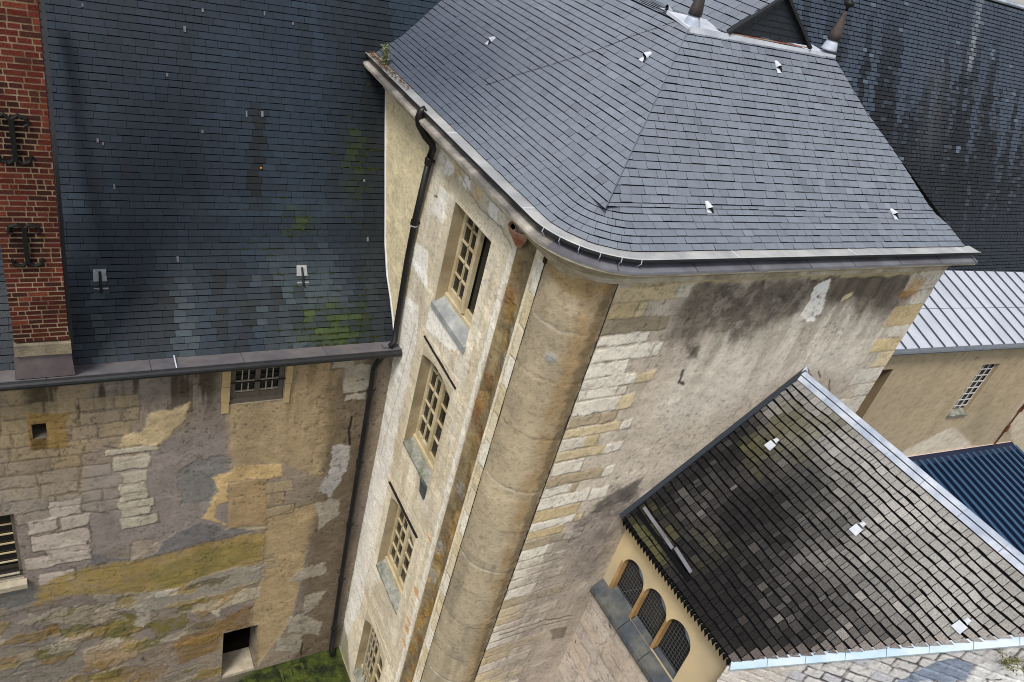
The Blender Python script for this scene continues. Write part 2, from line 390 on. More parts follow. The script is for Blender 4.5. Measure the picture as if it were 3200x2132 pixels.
# ================================================================== GROUND
def gsheet(name, pts, z, m, kind):
    o = mk(name, [(x, y, z) for x, y in pts], [tuple(range(len(pts)))], m); return tag(o, kind=kind)
M['ground'] = mat('courtyard_ground', tuple(S(92, 86, 76)), .95, .1, 0, .3, 3.0, .6, 20, .02, tuple(S(70, 72, 52)))
M['moss'] = mat('wet_moss', tuple(S(70, 80, 30)), .9, .2, 0, .6, 11.0, .9, 36, .03, tuple(S(30, 36, 20)))
tag(mk('ground', [(-1500, -1500, -17.0), (1500, -1500, -17.0), (1500, 1500, -17.0), (-1500, 1500, -17.0)], [(0, 1, 2, 3)], M['ground']), kind='structure')
rng = random.Random(5)
mp_ = [(2.7 + (.25 * rng.random() if 0 else 0), 10.33), (4.93, 10.33), (5.0, 9.2), (5.0, 7.6)]
mp_ = [(2.95, 10.34), (4.98, 10.34), (4.98, 6.6), (4.5, 6.2), (4.3, 7.2), (3.9, 8.2), (3.6, 8.9), (2.8, 9.2), (2.2, 9.6), (2.4, 10.1)]
gsheet('moss_ground', mp_, -16.99, M['moss'], 'structure')
dr = thing('drain_grate', 'square dark iron drain frame in the mossy courtyard below the stone wall', 'drain', (3.78, 9.95, -16.985))
b = MB()
for a0, a1, b0, b1 in ((3.5, 3.56, 9.7, 10.2), (4.0, 4.06, 9.7, 10.2), (3.56, 4.0, 9.7, 9.75), (3.56, 4.0, 10.15, 10.2), (3.76, 3.79, 9.75, 10.15)): b.box(a0, a1, b0, b1, -16.989, -16.975)
b.build('frame', mat('mossy_iron', tuple(S(40, 42, 26)), .9, .2, 0, .5, 14, .5, 30, .01, tuple(S(74, 80, 34))), dr)

# ================================================================== LONG WING (wall, slate roof, gutter, chimney)
wing = thing('long_wing', 'long old stone wing with dark navy slate roof, brick chimney and patched stained wall', 'building', (0, 10.35, -17.0))
WPR = np.array([(10.45, -7.77), (10.69, -7.47), (10.97, -7.16), (11.29, -6.87), (11.61, -6.38), (11.89, -5.73), (12.17, -5.11), (12.44, -4.49), (12.72, -3.80), (14.32, -.07)])
WPS = np.concatenate([[0], np.cumsum(np.hypot(np.diff(WPR[:, 0]), np.diff(WPR[:, 1])))])
def wsurf(u, d):
    u, d = np.broadcast_arrays(np.asarray(u, float), np.asarray(d, float))
    return np.stack([u, np.interp(d, WPS, WPR[:, 0]), np.interp(d, WPS, WPR[:, 1])], -1)
def wing_y(z): return float(np.interp(z, WPR[:, 1], WPR[:, 0]))
def wing_d(z): return float(np.interp(z, WPR[:, 1], WPS))
def blobk(P, x0, z0, rx, rz): return np.exp(-(((P[:, 0] - x0) / rx) ** 2 + ((P[:, 2] - z0) / rz) ** 2))
def wcol(P, u, d, r):
    n = len(P); c = np.tile(S(43, 53, 67), (n, 1))
    k = fbm(u * .9, d * .7, 41, 4)
    c = lerpc(c, S(56, 66, 80), sstep(.45, .7, k) * .6)
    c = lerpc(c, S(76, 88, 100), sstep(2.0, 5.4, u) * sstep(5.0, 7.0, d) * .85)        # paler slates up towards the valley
    c = lerpc(c, S(66, 72, 80), sstep(2.0, .7, d) * .5)
    st = fbm(u * 3.4, d * .16, 77, 4)
    c = lerpc(c, S(112, 110, 108), sstep(.52, .66, st) * sstep(2.3, .9, d) * .6)
    c = lerpc(c, S(27, 30, 33), sstep(.5, .34, st) * sstep(2.3, .9, d) * .65)
    c = lerpc(c, S(86, 94, 104), sstep(2.15, 2.35, d) * sstep(2.75, 2.5, d) * .35)
    st2 = fbm(u * 2.2, d * .2, 79, 4); c = lerpc(c, S(28, 33, 40), sstep(.54, .70, st2) * .45)
    # dark wet streak with lichen
    sk = np.exp(-((u - 2.74 + .04 * np.sin(d * 3)) / .11) ** 2) * sstep(2.3, 2.6, d) * sstep(4.3, 3.9, d) * (.6 + .9 * vnoise(u * 8, d * 6, 5))
    for u0_, w0_ in ((1.25, .08), (2.05, .06), (2.5, .07), (2.95, .1), (3.3, .06)): sk = np.maximum(sk, .9 * np.exp(-((u - u0_) / w0_) ** 2) * sstep(.1, .5, d) * sstep(1.9, 1.4, d + .6 * vnoise(u * 9, d, 8)))
    c = lerpc(c, S(17, 19, 17), np.clip(sk, 0, .9))
    mo = .30 * np.exp(-((u - 3.95) / .7) ** 2 - ((d - .3) / .5) ** 2) + .20 * np.exp(-((u - 4.5) / .35) ** 2 - ((d - 3.3) / .9) ** 2) + .16 * np.exp(-((u - 3.4) / .45) ** 2 - ((d - 2.2) / .4) ** 2) + .14 * np.exp(-((u - 2.45) / .25) ** 2 - ((d - .7) / .5) ** 2)
    mo = mo * (.2 + 1.6 * fbm(u * 2.6, d * 2.6, 91, 4))
    c = lerpc(c, S(50, 58, 34), sstep(.07, .2, mo) * .6)
    c = lerpc(c, S(92, 98, 30), sstep(.12, .26, mo + .16 * (r - .62)) * (r > .45) * .75)
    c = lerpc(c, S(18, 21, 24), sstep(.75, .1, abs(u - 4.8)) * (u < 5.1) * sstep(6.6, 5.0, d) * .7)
    # the far end beyond the pavilion
    far = (u > 11)
    cf = np.tile(S(84, 92, 106), (n, 1)); s2 = fbm(u * 2.0, d * .12, 13, 4); s3 = fbm(u * 4.5, d * .18, 17, 4)
    edge = 5.6 + (s2 - .5) * 6.5 + (s3 - .5) * 2.5
    cf = lerpc(cf, S(24, 26, 32), sstep(edge, edge - .9, d) * .96)
    st3 = fbm(u * 3.2, d * .10, 19, 4); cf = lerpc(cf, S(16, 18, 22), sstep(.50, .60, st3) * sstep(8.6, 5.8, d) * sstep(1.2, 3.0, d) * .92)
    cf = lerpc(cf, S(42, 46, 55), sstep(3.4, 1.6, d) * .6)
    cf = lerpc(cf, S(98, 102, 110), sstep(.6, .72, s3) * sstep(1.5, 3, d) * .55 * (r > .35))
    pick = (r > .975) & (d > 2) & (fbm(u * .9, d * .5, 55, 3) > .5); cf[pick] = S(120, 130, 142)
    lb = np.exp(-((u - 21.4) / .5) ** 2) * sstep(3.6, 5, d) * sstep(7.2, 6.2, d)
    cf = lerpc(cf, S(104, 102, 104), np.clip(lb, 0, 1) * .5)
    lb = np.exp(-((u - 22.75) / .13) ** 2) * sstep(6.4, 7.0, d); cf = lerpc(cf, S(170, 172, 174), np.clip(lb, 0, 1) * .8)
    c[far] = cf[far]
    pick = (r > .95) & (u < 11); c[pick] = c[pick] * 1.22
    pick = (r < .05); c[pick] = c[pick] * .8
    c = c * np.where(far, .50, .42)[:, None] * np.where(far[:, None], np.array([.92, 1.02, 1.08]), np.array([.74, 1.05, 1.15]))
    return c * (.93 + .14 * vnoise(r * 991, u * 3, 3))[:, None]
courses = np.arange(0, WPS[-1], .109)
rng = random.Random(11)
def hid(c): return ~((c[:, 0] > 5.4) & (c[:, 0] < 12.0) & (c[:, 2] < -3.0))
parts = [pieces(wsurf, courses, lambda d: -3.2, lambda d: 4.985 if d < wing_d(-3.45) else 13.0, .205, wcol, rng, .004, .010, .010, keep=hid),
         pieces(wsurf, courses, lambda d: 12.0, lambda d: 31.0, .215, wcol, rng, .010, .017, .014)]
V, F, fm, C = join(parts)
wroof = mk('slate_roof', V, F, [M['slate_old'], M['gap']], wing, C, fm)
b = MB(); b.hexa([(-3.2, 14.33, -.08), (31, 14.33, -.08), (31, 18.6, -7.7), (-3.2, 18.6, -7.7), (-3.2, 14.36, .0), (31, 14.36, .0), (31, 18.64, -7.62), (-3.2, 18.64, -7.62)])
b.build('rear_slope', M['slate_old'], wing)
b = MB(); b.tube([(-3.2, 14.37, -.06), (31, 14.37, -.06)], .06, 8); b.build('ridge_cap', M['lead_blue'], wing)
# gutter: lead lined parapet channel with dark outer face
b = MB()
for i in range(6):
    x0 = -3.2 + i * 1.37; x1 = x0 + 1.362
    b.hexa([(x0, 10.09, -7.86), (x1, 10.09, -7.86), (x1, 10.47, -7.86), (x0, 10.47, -7.86), (x0, 10.09, -7.705), (x1, 10.09, -7.705), (x1, 10.47, -7.775), (x0, 10.47, -7.775)])
b.build('gutter_lining', mat('gutter_lead', tuple(S(108, 102, 102)), .6, .4, 0, .2, 6, .15, 18, .006, tuple(S(92, 90, 94))), wing)
b = MB(); b.tube([(-3.2, 10.07, -7.775), (4.98, 10.07, -7.775)], .062, 12); b.build('gutter', M['zinc_dark'], wing)
b = MB(); b.box(1.25, 1.268, 10.075, 10.4, -7.70, -7.690); b.build('gutter_joint', M['lead_light'], wing)
b = MB(); b.box(4.66, 4.76, 10.14, 10.26, -7.71, -7.66); b.build('gutter_outlet', M['lead'], wing)

# patched front wall
WW = Wall(-2.6, 5.0, -17.0, -7.86, .019, (-.74, -.55, 2.12, 3.03, -1.9, -1.14, 2.23, 2.96), (-8.76, -9.06, -7.93, -8.80, -10.6, -12.2, -15.25))
WW.base(S(134, 121, 104), .16, .9, S(124, 113, 104), 3)  # darker base holds both dirt and the enclosed courtyard's shade
WW.blob([(-1.053, -7.991), (0.118, -8.019), (-0.059, -10.535), (-1.284, -10.227)], S(146, 128, 98), .75, .12, .1)
WW.blob([(2.09, -8.673), (3.094, -8.869), (3.232, -8.086), (3.997, -7.965), (4.052, -9.956), (3.933, -10.979), (3.166, -10.378), (2.287, -10.31), (2.11, -9.819)], S(158, 138, 106), .95, .08, .06)
WW.blob([(2.914, -11.827), (3.995, -11.581), (3.828, -13.37), (3.695, -15.397), (3.01, -16.856), (2.791, -14.618), (2.943, -13.08)], S(160, 139, 104), .95, .05, .05)
WW.blob([(0.041, -9.417), (2.134, -9.385), (2.2, -11.89), (1.038, -11.934), (-0.088, -11.897), (-0.193, -10.636)], S(132, 122, 116), .8, .12, .1)
WW.blob([(1.351, -10.165), (1.651, -9.949), (2.115, -9.988), (2.287, -10.31), (1.935, -10.582), (1.949, -11.126), (1.392, -11.044), (1.314, -10.497)], S(112, 111, 106), .75, .06, .12, 3, .2)
WW.blob([(3.738, -8.665), (4.682, -7.93), (4.627, -8.783), (4.92, -17.205), (3.951, -17.222), (3.854, -14.227), (3.832, -12.357), (3.987, -11.055)], S(98, 84, 64), .85, .15, .12, 2.0, .2)  # dark brown stain that also carries the corner's shade in its colour
r = random.Random(77)
WW.streaks(-0.891, 2.046, -9.3, -7.86, S(66, 58, 44), .92, 5.5, 5, .42, .56)
for k in range(40):                                   # patches of exposed courses, worn and re-pointed
    u_ = -2.5 + 7 * r.random() if k else 0; z_ = -12.6 - 4.2 * r.random()
    for j_ in range(3): WW.stone(u_ + .3 * r.random(), u_ + .5 + .4 * r.random(), z_ - .16 - .17 * j_, z_ - .17 * j_, [S(150, 138, 118), S(132, 118, 98), S(142, 124, 92), S(120, 112, 100)][int(r.random() * 4)], .35, .05, None, .35, .008, .03) if u_ < 2.6 else None
WW.streaks(2.95, 4.9, -10.5, -7.86, S(110, 92, 66), .5, 6, 8)
# coursed blocks at the left
r = random.Random(8)
for q in range(9):
    z1 = -8.35 - q * .285; u = -2.6 - r.random() * .3
    while u < .55 + .25 * (r.random() - .5):
        wd = .38 + .35 * r.random(); t = r.random()
        cc = S(152, 134, 102) * (1 - t) + S(138, 124, 108) * t if q < 5 else S(160, 148, 134) * (1 - t * .5) + S(120, 108, 92) * t * .5
        if not (q > 7 and u > .3): WW.stone(u, min(u + wd, .75), z1 - .27, z1, cc, .62, .03, None, .4, .004)
        u += wd + .02
for (a, bq, c, d) in [(-0.64, -10.854, -0.181, -10.473), (-0.975, -11.153, -0.54, -10.822), (-0.511, -11.172, -0.088, -10.89), (-0.972, -11.599, -0.087, -11.196), (-0.786, -11.894, -0.139, -11.569), (-1.079, -12.035, -0.096, -11.737), (-0.94, -12.517, -0.373, -12.208)]:
    WW.stone(a, c, bq, d, S(170, 158, 144), .95, .04, None, .6, .01)
for (a, bq, c, d) in [(0.203, -9.63, 1.025, -9.465), (0.325, -9.99, 0.878, -9.656), (0.432, -10.293, 0.837, -10.037), (0.388, -10.54, 0.796, -10.285), (0.37, -10.726, 0.846, -10.528), (0.349, -10.936, 0.936, -10.707), (0.42, -11.135, 0.895, -10.925), (0.394, -11.41, 1.005, -11.148)]:
    WW.stone(a, c, bq, d, S(172, 162, 142), .95, .04, None, .45, .012)
WW.blob([(0.862, -8.813), (1.489, -8.661), (1.456, -9.009), (1.026, -9.503), (0.439, -9.432), (0.481, -9.197), (0.821, -9.156)], S(178, 158, 122), .95, .03, .05, 5, 0, 5, .01, .2)
WW.blob([(1.913, -10.49), (2.407, -10.277), (3.124, -10.399), (3.171, -10.743), (2.548, -10.651), (2.17, -10.666), (2.176, -11.184), (1.991, -11.199), (1.96, -11.565), (2.198, -11.824), (1.754, -11.509), (1.982, -10.831)], S(186, 158, 112), .95, .02, .03, 5, 0, 5, .008)
WW.stone(*(2.859, 3.371, -11.138, -10.851), S(158, 140, 108), .8, .03)
WW.stone(*(2.879, 3.261, -11.479, -11.153), S(150, 132, 102), .8, .03)
WW.stone(*(2.9, 3.474, -11.824, -11.535), S(158, 140, 110), .8, .03)
WW.blob([(2.179, -10.668), (2.866, -10.705), (2.926, -12.03), (2.222, -11.929)], S(154, 131, 98), 1, .015, .01)
WW.blob([(2.137, -11.905), (2.924, -11.996), (2.93, -12.099), (2.162, -12.043)], S(168, 154, 128), .9, .02, .02)
WW.blob([(-0.647, -12.303), (-0.137, -12.131), (-0.088, -11.897), (0.491, -12.242), (0.999, -11.954), (1.674, -11.55), (2.179, -11.917), (2.751, -12.081), (1.56, -12.257), (1.035, -12.269), (0.41, -12.39)], S(108, 104, 102), .95, .03, .06)
WW.blob([(0.505, -11.772), (0.807, -11.801), (1.077, -11.978), (0.917, -12.218), (0.489, -12.306)], S(152, 138, 122), .9, .03, .05)
WW.blob([(-0.938, -12.452), (-0.143, -12.255), (1.034, -12.321), (1.849, -12.181), (2.895, -12.258), (2.92, -13.072), (2.132, -13.166), (1.444, -13.493), (0.46, -13.267), (-0.402, -12.942), (-1.05, -12.958)], S(148, 126, 74), .9, .07, .12, 3, .3, 5)
WW.blob([(0.79, -12.771), (1.852, -12.315), (2.863, -12.489), (2.841, -12.903), (1.784, -13.187), (1.107, -13.44)], S(112, 104, 56), .6, .1, .1, 3, .4)
WW.blob([(1.655, -13.213), (2.352, -13.098), (2.945, -13.262), (2.959, -13.75), (2.152, -13.831), (1.274, -14.014), (0.285, -13.764), (-0.151, -13.104), (0.306, -13.175), (1.359, -13.462)], S(140, 132, 118), .95, .03, .07)
WW.blob([(-1.496, -12.281), (-1.002, -12.397), (-0.976, -12.921), (-1.565, -12.95)], S(112, 110, 104), .8, .06, .08)
WW.blob([(0.86, -13.383), (1.358, -13.376), (1.338, -13.562), (0.94, -13.555)], S(168, 160, 146), .95, .02, .03, 6, 0, 5, .012)
WW.blob([(1.892, -14.26), (2.612, -13.851), (2.973, -13.983), (2.967, -14.291), (2.169, -14.37), (2.084, -14.649)], S(170, 158, 134), .95, .02, .05, 5, 0, 5, .012)
WW.blob([(1.446, -13.933), (2.152, -13.831), (2.747, -13.749), (2.566, -13.872), (2.03, -14.315), (1.716, -14.497)], S(140, 114, 66), .7, .06, .08, 3, .3)
WW.blob([(1.184, -15.135), (1.905, -14.891), (2.734, -14.437), (2.825, -15.283), (2.241, -15.197), (2.211, -15.768), (1.318, -15.941)], S(118, 92, 54), .85, .07, .12, 4, .3)
WW.blob([(-1.591, -13.201), (-0.919, -13.549), (-0.082, -14.044), (-0.175, -15.135), (-0.684, -15.579), (-1.778, -15.012)], S(124, 116, 104), .7, .1, .12)
for P_, c_, a_ in [([(-0.031, -13.778), (0.445, -13.792), (0.638, -14.202), (0.417, -14.712), (-0.023, -14.477)], S(104, 96, 50), .9), ([(0.638, -14.202), (1.404, -14.216), (1.583, -14.597), (0.967, -14.84)], S(108, 98, 50), .9), ([(-0.887, -13.842), (-0.229, -13.874), (-0.174, -14.298), (-0.81, -14.053)], S(112, 106, 54), .8), ([(-1.204, -14.344), (-0.644, -14.382), (-0.513, -14.743), (-1.076, -14.589)], S(100, 96, 50), .85),
                   ([(0.576, -15.057), (1.184, -15.135), (1.295, -15.93), (0.651, -15.575)], S(128, 114, 98), .9), ([(-0.394, -14.723), (-0.067, -14.57), (0.417, -14.712), (0.747, -15.096), (0.141, -15.448), (-0.191, -15.445)], S(162, 138, 104), .85), ([(-0.515, -15.442), (0.141, -15.448), (1.181, -15.958), (0.904, -16.402), (-0.568, -15.64)], S(132, 108, 70), .7), ([(0.569, -13.662), (0.814, -13.686), (0.761, -14.328), (0.553, -14.315)], S(160, 152, 136), .8), ([(-0.819, -13.182), (-0.087, -13.334), (0.437, -14.044), (-0.079, -13.973), (-0.813, -13.593)], S(154, 142, 122), .7)]:
    WW.blob(P_, c_, a_, .06, .14, 4, .35)
for (a, bq, c, d) in [(4.083, -8.542, 4.616, -8.18), (4.099, -8.815, 4.607, -8.538), (4.151, -9.015, 4.56, -8.828), (3.845, -8.228, 4.232, -8.019)]:
    WW.stone(a, c, bq, d, S(160, 152, 136), .9, .04, None, .5, .01)
WW.blob([(4.069, -10.108), (4.404, -10.142), (4.433, -10.834), (4.183, -11.561), (3.919, -11.298), (4.088, -10.696)], S(158, 152, 146), .95, .02, .05, 5, 0, 5, .012)
for P_ in ([(3.905, -11.624), (4.407, -11.617), (4.44, -12.106), (4.017, -12.516)], [(3.574, -14.008), (3.702, -13.63), (4.3, -13.564), (4.37, -13.976), (3.788, -14.046)], [(3.941, -14.621), (4.41, -14.592), (4.297, -15.047), (3.952, -15.332)], [(3.608, -15.276), (3.944, -15.244), (4.426, -15.788), (4.416, -16.23), (3.676, -15.819)], [(3.425, -15.972), (4.016, -16.055), (4.025, -16.787), (3.457, -16.431)]):
    WW.blob(P_, S(150, 142, 126), .85, .02, .06, 5, .1, 5, .01, .15)
WW.crack([(4.373, -9.425), (4.351, -9.713), (4.404, -10.142)], .022, S(20, 18, 15))
WW.crack([(4.038, -16.425), (4.045, -16.89)], .018, S(25, 22, 18))
for c_ in ([(-0.098, -8.475), (-0.099, -8.756)], [(-0.169, -10.81), (0.206, -10.968)], [(0.206, -9.388), (0.436, -9.494)]): WW.crack(c_, .008)
WW.blob([(-0.792, -8.53), (-0.275, -8.611), (-0.276, -9.33), (-0.784, -9.281)], S(134, 108, 62), .9, .03, .04)
WW.blob([(-0.776, -9.019), (-0.549, -9.012), (-0.571, -9.298), (-0.782, -9.257)], S(78, 60, 34), .8, .05, .04)
r = random.Random(53)
for k in range(70):
    u_, z_ = -2.5 + 4.9 * r.random(), -13.3 - 3.6 * r.random(); L_, H_ = .15 + .4 * r.random(), .05 + .13 * r.random()
    WW.blob([(u_ - L_, z_ - H_ * .3), (u_ - L_ * .3, z_ + H_), (u_ + L_, z_ + H_ * .6 + .05), (u_ + L_ * .5, z_ - H_)], [S(138, 118, 66), S(104, 98, 52), S(128, 102, 58), S(160, 148, 128), S(126, 118, 108), S(96, 84, 60)][int(r.random() * 6)], .75, .04, .10, 5, .3, 7)
WW.weather(900, (1.14, 1.14, 1.15), .18, .6, .3, (66, 60, 50))
for s_ in ((-.74, -.55, -9.06, -8.76), (2.12, 3.03, -8.80, -7.86), (-1.9, -1.14, -12.2, -10.6), (2.23, 2.96, -17.0, -15.25)): WW.hole(*s_)
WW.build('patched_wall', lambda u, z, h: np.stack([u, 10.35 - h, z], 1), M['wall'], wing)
def recess(y0, y1, x0, x1, z0, z1, name, m_side, m_back, parent, floor=True):
    b = MB()
    b.add([(x0, y0, z0), (x0, y1, z0), (x0, y1, z1), (x0, y0, z1)], [(0, 1, 2, 3)]); b.add([(x1, y0, z0), (x1, y1, z0), (x1, y1, z1), (x1, y0, z1)], [(3, 2, 1, 0)])
    b.add([(x0, y0, z1), (x1, y0, z1), (x1, y1, z1), (x0, y1, z1)], [(0, 1, 2, 3)])
    if floor: b.add([(x0, y0, z0), (x1, y0, z0), (x1, y1, z0), (x0, y1, z0)], [(3, 2, 1, 0)])
    b.add([(x0, y1, z0), (x1, y1, z0), (x1, y1, z1), (x0, y1, z1)], [(0, 1, 2, 3)], 1)
    return b.build(name, [m_side, m_back], parent)
recess(10.35, 10.75, -.74, -.55, -9.06, -8.76, 'vent_hole', M['stone_dirty'], M['black'], wing)
dw = recess(10.35, 10.95, 2.23, 2.96, -17.0, -15.25, 'doorway', M['stone_dirty'], M['dim'], wing, False)
b = MB(); b.box(2.235, 2.955, 10.36, 10.94, -16.99, -16.9); b.build('doorstep', M['stone'], dw)
# window under the eaves
uw = recess(10.35, 10.55, 2.12, 3.03, -8.80, -7.84, 'eaves_window', M['stone'], M['black'], wing)
b = MB()
for x in (2.14, 2.545, 2.945): b.box(x - .005, x + .075, 10.40, 10.46, -8.70, -7.88)
b.box(2.135, 3.02, 10.41, 10.455, -8.70, -8.60)
b.build('timber_frame', M['greywood'], uw)
b = MB(); b.box(2.13, 3.02, 10.37, 10.44, -8.79, -8.70); b.build('timber_sill', M['greywood'], uw)
b = MB()
for x0, x1 in ((2.22, 2.54), (2.625, 2.94)):
    for k in (1, 2): b.box(x0 + (x1 - x0) * k / 3 - .009, x0 + (x1 - x0) * k / 3 + .009, 10.425, 10.445, -8.6, -7.88)
    for z in (-8.12, -8.36, -8.58): b.box(x0, x1, 10.422, 10.448, z - .01, z + .01)
b.build('glazing_bars', M['palewood'], uw)
b = MB(); b.box(2.2, 2.95, 10.45, 10.455, -8.62, -7.88); b.build('pane', M['glass'], uw)
b = MB(); b.tube([(2.05, 10.335, -8.32), (3.1, 10.335, -8.32)], .014, 8); b.build('iron_bar', M['iron'], uw)
b = MB()
for x0, x1, z0, z1 in ((1.985, 2.118, -8.38, -8.02), (1.98, 2.118, -8.70, -8.39), (1.99, 2.11, -8.95, -8.71), (3.032, 3.15, -8.42, -8.03), (3.032, 3.13, -8.86, -8.43)): b.box(x0, x1, 10.32, 10.40, z0, z1)
b.each('stone_jamb', mat('warm_stone', tuple(S(176, 154, 112)), .9, .2, 0, .15, 9, .5, 30, .012), uw)
# barred window at the left
lw = recess(10.35, 10.62, -1.9, -1.14, -12.2, -10.6, 'barred_window', M['stone'], M['black'], wing)
b = MB()
for z in (-10.72, -10.95, -11.18, -11.41, -11.64, -11.86): b.box(-1.9, -1.2, 10.47, 10.49, z - .012, z + .012)
b.box(-1.56, -1.53, 10.47, 10.5, -12.2, -10.6); b.build('glazing_bars', M['cream'], lw)
b = MB(); b.box(-1.2, -1.145, 10.44, 10.52, -12.19, -10.61); b.build('window_frame', M['greywood'], lw)
b = MB(); b.box(-1.89, -1.2, 10.5, 10.505, -12.19, -10.61); b.build('pane', M['glass'], lw)
b = MB()
for z in (-12.0, -12.1): b.tube([(-2, 10.36, z), (-1.1, 10.36, z)], .014, 8)
b.each('iron_bar', M['iron'], lw)
b = MB(); b.hexa([(-1.95, 10.24, -12.36), (-1.1, 10.24, -12.36), (-1.1, 10.5, -12.36), (-1.95, 10.5, -12.36), (-1.95, 10.24, -12.25), (-1.1, 10.24, -12.25), (-1.1, 10.5, -12.16), (-1.95, 10.5, -12.16)]); b.build('window_sill', M['stone'], lw)
# downpipe in the corner
pp = [(4.66, 10.1, -7.80), (4.62, 10.16, -8.0), (4.60, 10.24, -8.2)]
dp = MB().tube(pp + [(4.62, 10.25, -8.8), (4.70, 10.25, -14), (4.76, 10.25, -16.8), (4.76, 10.12, -16.93)], .064, 12).build('downpipe', M['pipe'], wing, True)
b = MB()
for z in (-8.75, -10.6, -12.4, -14.2, -16): 
    x = np.interp(-z, [8.8, 14, 16.8], [4.62, 4.70, 4.76]); b.tube([(x, 10.25, z - .06), (x, 10.25, z + .06)], .078, 12); b.box(x - .02, x + .02, 10.28, 10.36, z - .015, z + .015)
b.each('pipe_collar', M['pipe'], dp, False, 2)
# chimney of real bricks
CY = 10.12
def ccol(P, u, d, r):
    c = np.tile(S(96, 42, 33), (len(P), 1)); c = lerpc(c, S(118, 58, 42), sstep(.5, .95, r)); c = lerpc(c, S(72, 42, 35), (r < .2) * .9)
    so = fbm(u * 3.0, d * 2.0, 61, 4); k = sstep(.40, .60, so) * sstep(-2.9, -4.1, d) * .6
    for zc in (-4.12, -5.54): k = np.maximum(k, np.exp(-((u + .52) / .24) ** 2 - ((d - zc) / .46) ** 2) * 1.1)
    c = lerpc(c, S(30, 22, 19), np.clip(k, 0, .97))
    return c * (.8 + .4 * vnoise(r * 771, d * 9, 9))[:, None]
csurf = lambda u, d: np.stack(np.broadcast_arrays(np.asarray(u, float), CY - .003, np.asarray(d, float)), -1)
brow = np.arange(-7.06, -.4, .074)
ps = pieces(csurf, brow, lambda d: -.79, lambda d: -.14, .165, ccol, random.Random(3), .015, .018, .003, .003, .5, .003, .003, None, .001)
V, F, fm, C = ps
mortar = mat('lime_mortar', tuple(S(160, 138, 112)), .95, .1, 0, .25, 10, .5, 40, .01, tuple(S(120, 92, 72)))
ch = mk('chimney', V, F, [M['brick'], mortar], wing, C, fm)
b = MB(); b.box(-.788, -.142, CY + .004, 11.0, -7.06, -.4); b.build('chimney_core', mat('brick_side', tuple(S(110, 50, 38)), .9, .2, 0, .4, 9, .4), ch)
b = MB(); b.box(-.86, -.08, CY - .06, CY + .4, -.55, -.35); b.box(-.80, -.12, CY - .06, CY + .3, -7.27, -7.09); b.each('stone_band', M['stone_dirty'], ch)
b = MB(); b.hexa([(-.84, 10.10, -7.69), (-.10, 10.10, -7.69), (-.14, 10.5, -7.69), (-.80, 10.5, -7.69), (-.81, 10.09, -7.28), (-.13, 10.09, -7.28), (-.14, 10.5, -7.28), (-.80, 10.5, -7.28)])
b.build('lead_flashing', mat('brown_lead', tuple(S(96, 84, 86)), .6, .4, 0, .2, 6, .2, 18, .006, tuple(S(110, 98, 98))), ch)
b = MB(); b.bar((-.115, 10.35, -7.3), (-.115, 12.6, -3.1), (.025, 0, 0), (0, -.07, .03)); b.build('side_flashing', M['zinc_dark'], ch)
def anchor(zc):
    b = MB(); y = CY - .03
    b.box(-.545, -.49, y - .025, y + .03, zc - .26, zc + .26)
    for s in (-1, 1):
        b.tube([(-.52, y, zc + .24), (-.52 + s * .07, y, zc + .3), (-.52 + s * .15, y, zc + .27), (-.52 + s * .17, y, zc + .2), (-.52 + s * .13, y, zc + .17)], .024, 8)
        b.tube([(-.52, y, zc - .24), (-.52 + s * .07, y, zc - .3), (-.52 + s * .15, y, zc - .27), (-.52 + s * .17, y, zc - .2)], .024, 8)
    return b.build('wall_anchor', M['iron'], ch)
anchor(-4.12); anchor(-5.54)
# roof hooks with lead soakers, lead nails and lichen spots
def roof_hook(u, d, seed):
    r = random.Random(seed); p0 = wsurf(u, d); p1 = wsurf(u, d + .3); up = (p1 - p0) / .3; n = np.cross((1, 0, 0), up)
    b = MB(); q = lambda a, c, h: p0 + np.array([a, 0, 0]) + up * c + n * h
    for a0, a1, c0, c1 in ((-.11, .11, -.22, -.05), (-.10, .09, .05, .24)):
        b.hexa([q(a0, c0, .016), q(a1, c0, .016), q(a1 * .9, c1, .016), q(a0 * .9, c1, .016), q(a0, c0, .024), q(a1, c0, .024), q(a1 * .9, c1, .024), q(a0 * .9, c1, .024)])
    o = b.build('lead_patch', mat('old_lead', tuple(S(150, 152, 152)), .7, .3, 0, .35, 20, .3, 30, .008), wing)
    b = MB(); b.tube([q(0, .2, .03), q(0, .02, .05), q(0, -.1, .05), q(0, -.12, .10)], .02, 8); b.build('roof_hook', M['iron'], o)
for i, (u_, d_) in enumerate([(0.333, 1.215), (3.432, 1.209)]): roof_hook(u_, d_, i)
b = MB(); r = random.Random(4)
for (u_, d_) in [(0.372, 5.268), (1.998, 5.424), (2.929, 5.509), (1.727, 5.119), (1.444, 4.422), (0.438, 3.385), (0.507, 3.343), (2.604, 3.934), (2.853, 3.952), (1.917, 3.612), (0.616, 2.712), (1.45, 1.59), (4.591, 2.939), (4.654, 1.896), (3.38, 5.414)]:
    p = wsurf(u_, d_); a, h = .018 + .02 * r.random(), .02 + .03 * r.random()
    q0 = wsurf(u_ - a / 2, d_ - h) ; q1 = wsurf(u_ + a / 2, d_ - h); q2 = wsurf(u_ + a / 2, d_ + h); q3 = wsurf(u_ - a / 2, d_ + h); o_ = np.array([0, -.02, .012])
    b.hexa([q0, q1, q2, q3, q0 + o_, q1 + o_, q2 + o_, q3 + o_])
b.each('lead_tab', M['lead'], wing)
b = MB(); p = wsurf(2.807, 3.097); b.lathe(p + np.array([0, -.02, 0]), [(.0, -.02), (.02, -.012), (.018, .006), (.0, .014)], 7); b.build('lichen', mat('orange_lichen', tuple(S(196, 128, 20)), .95, .1, 0, .3, 40, .5, 60), wing)

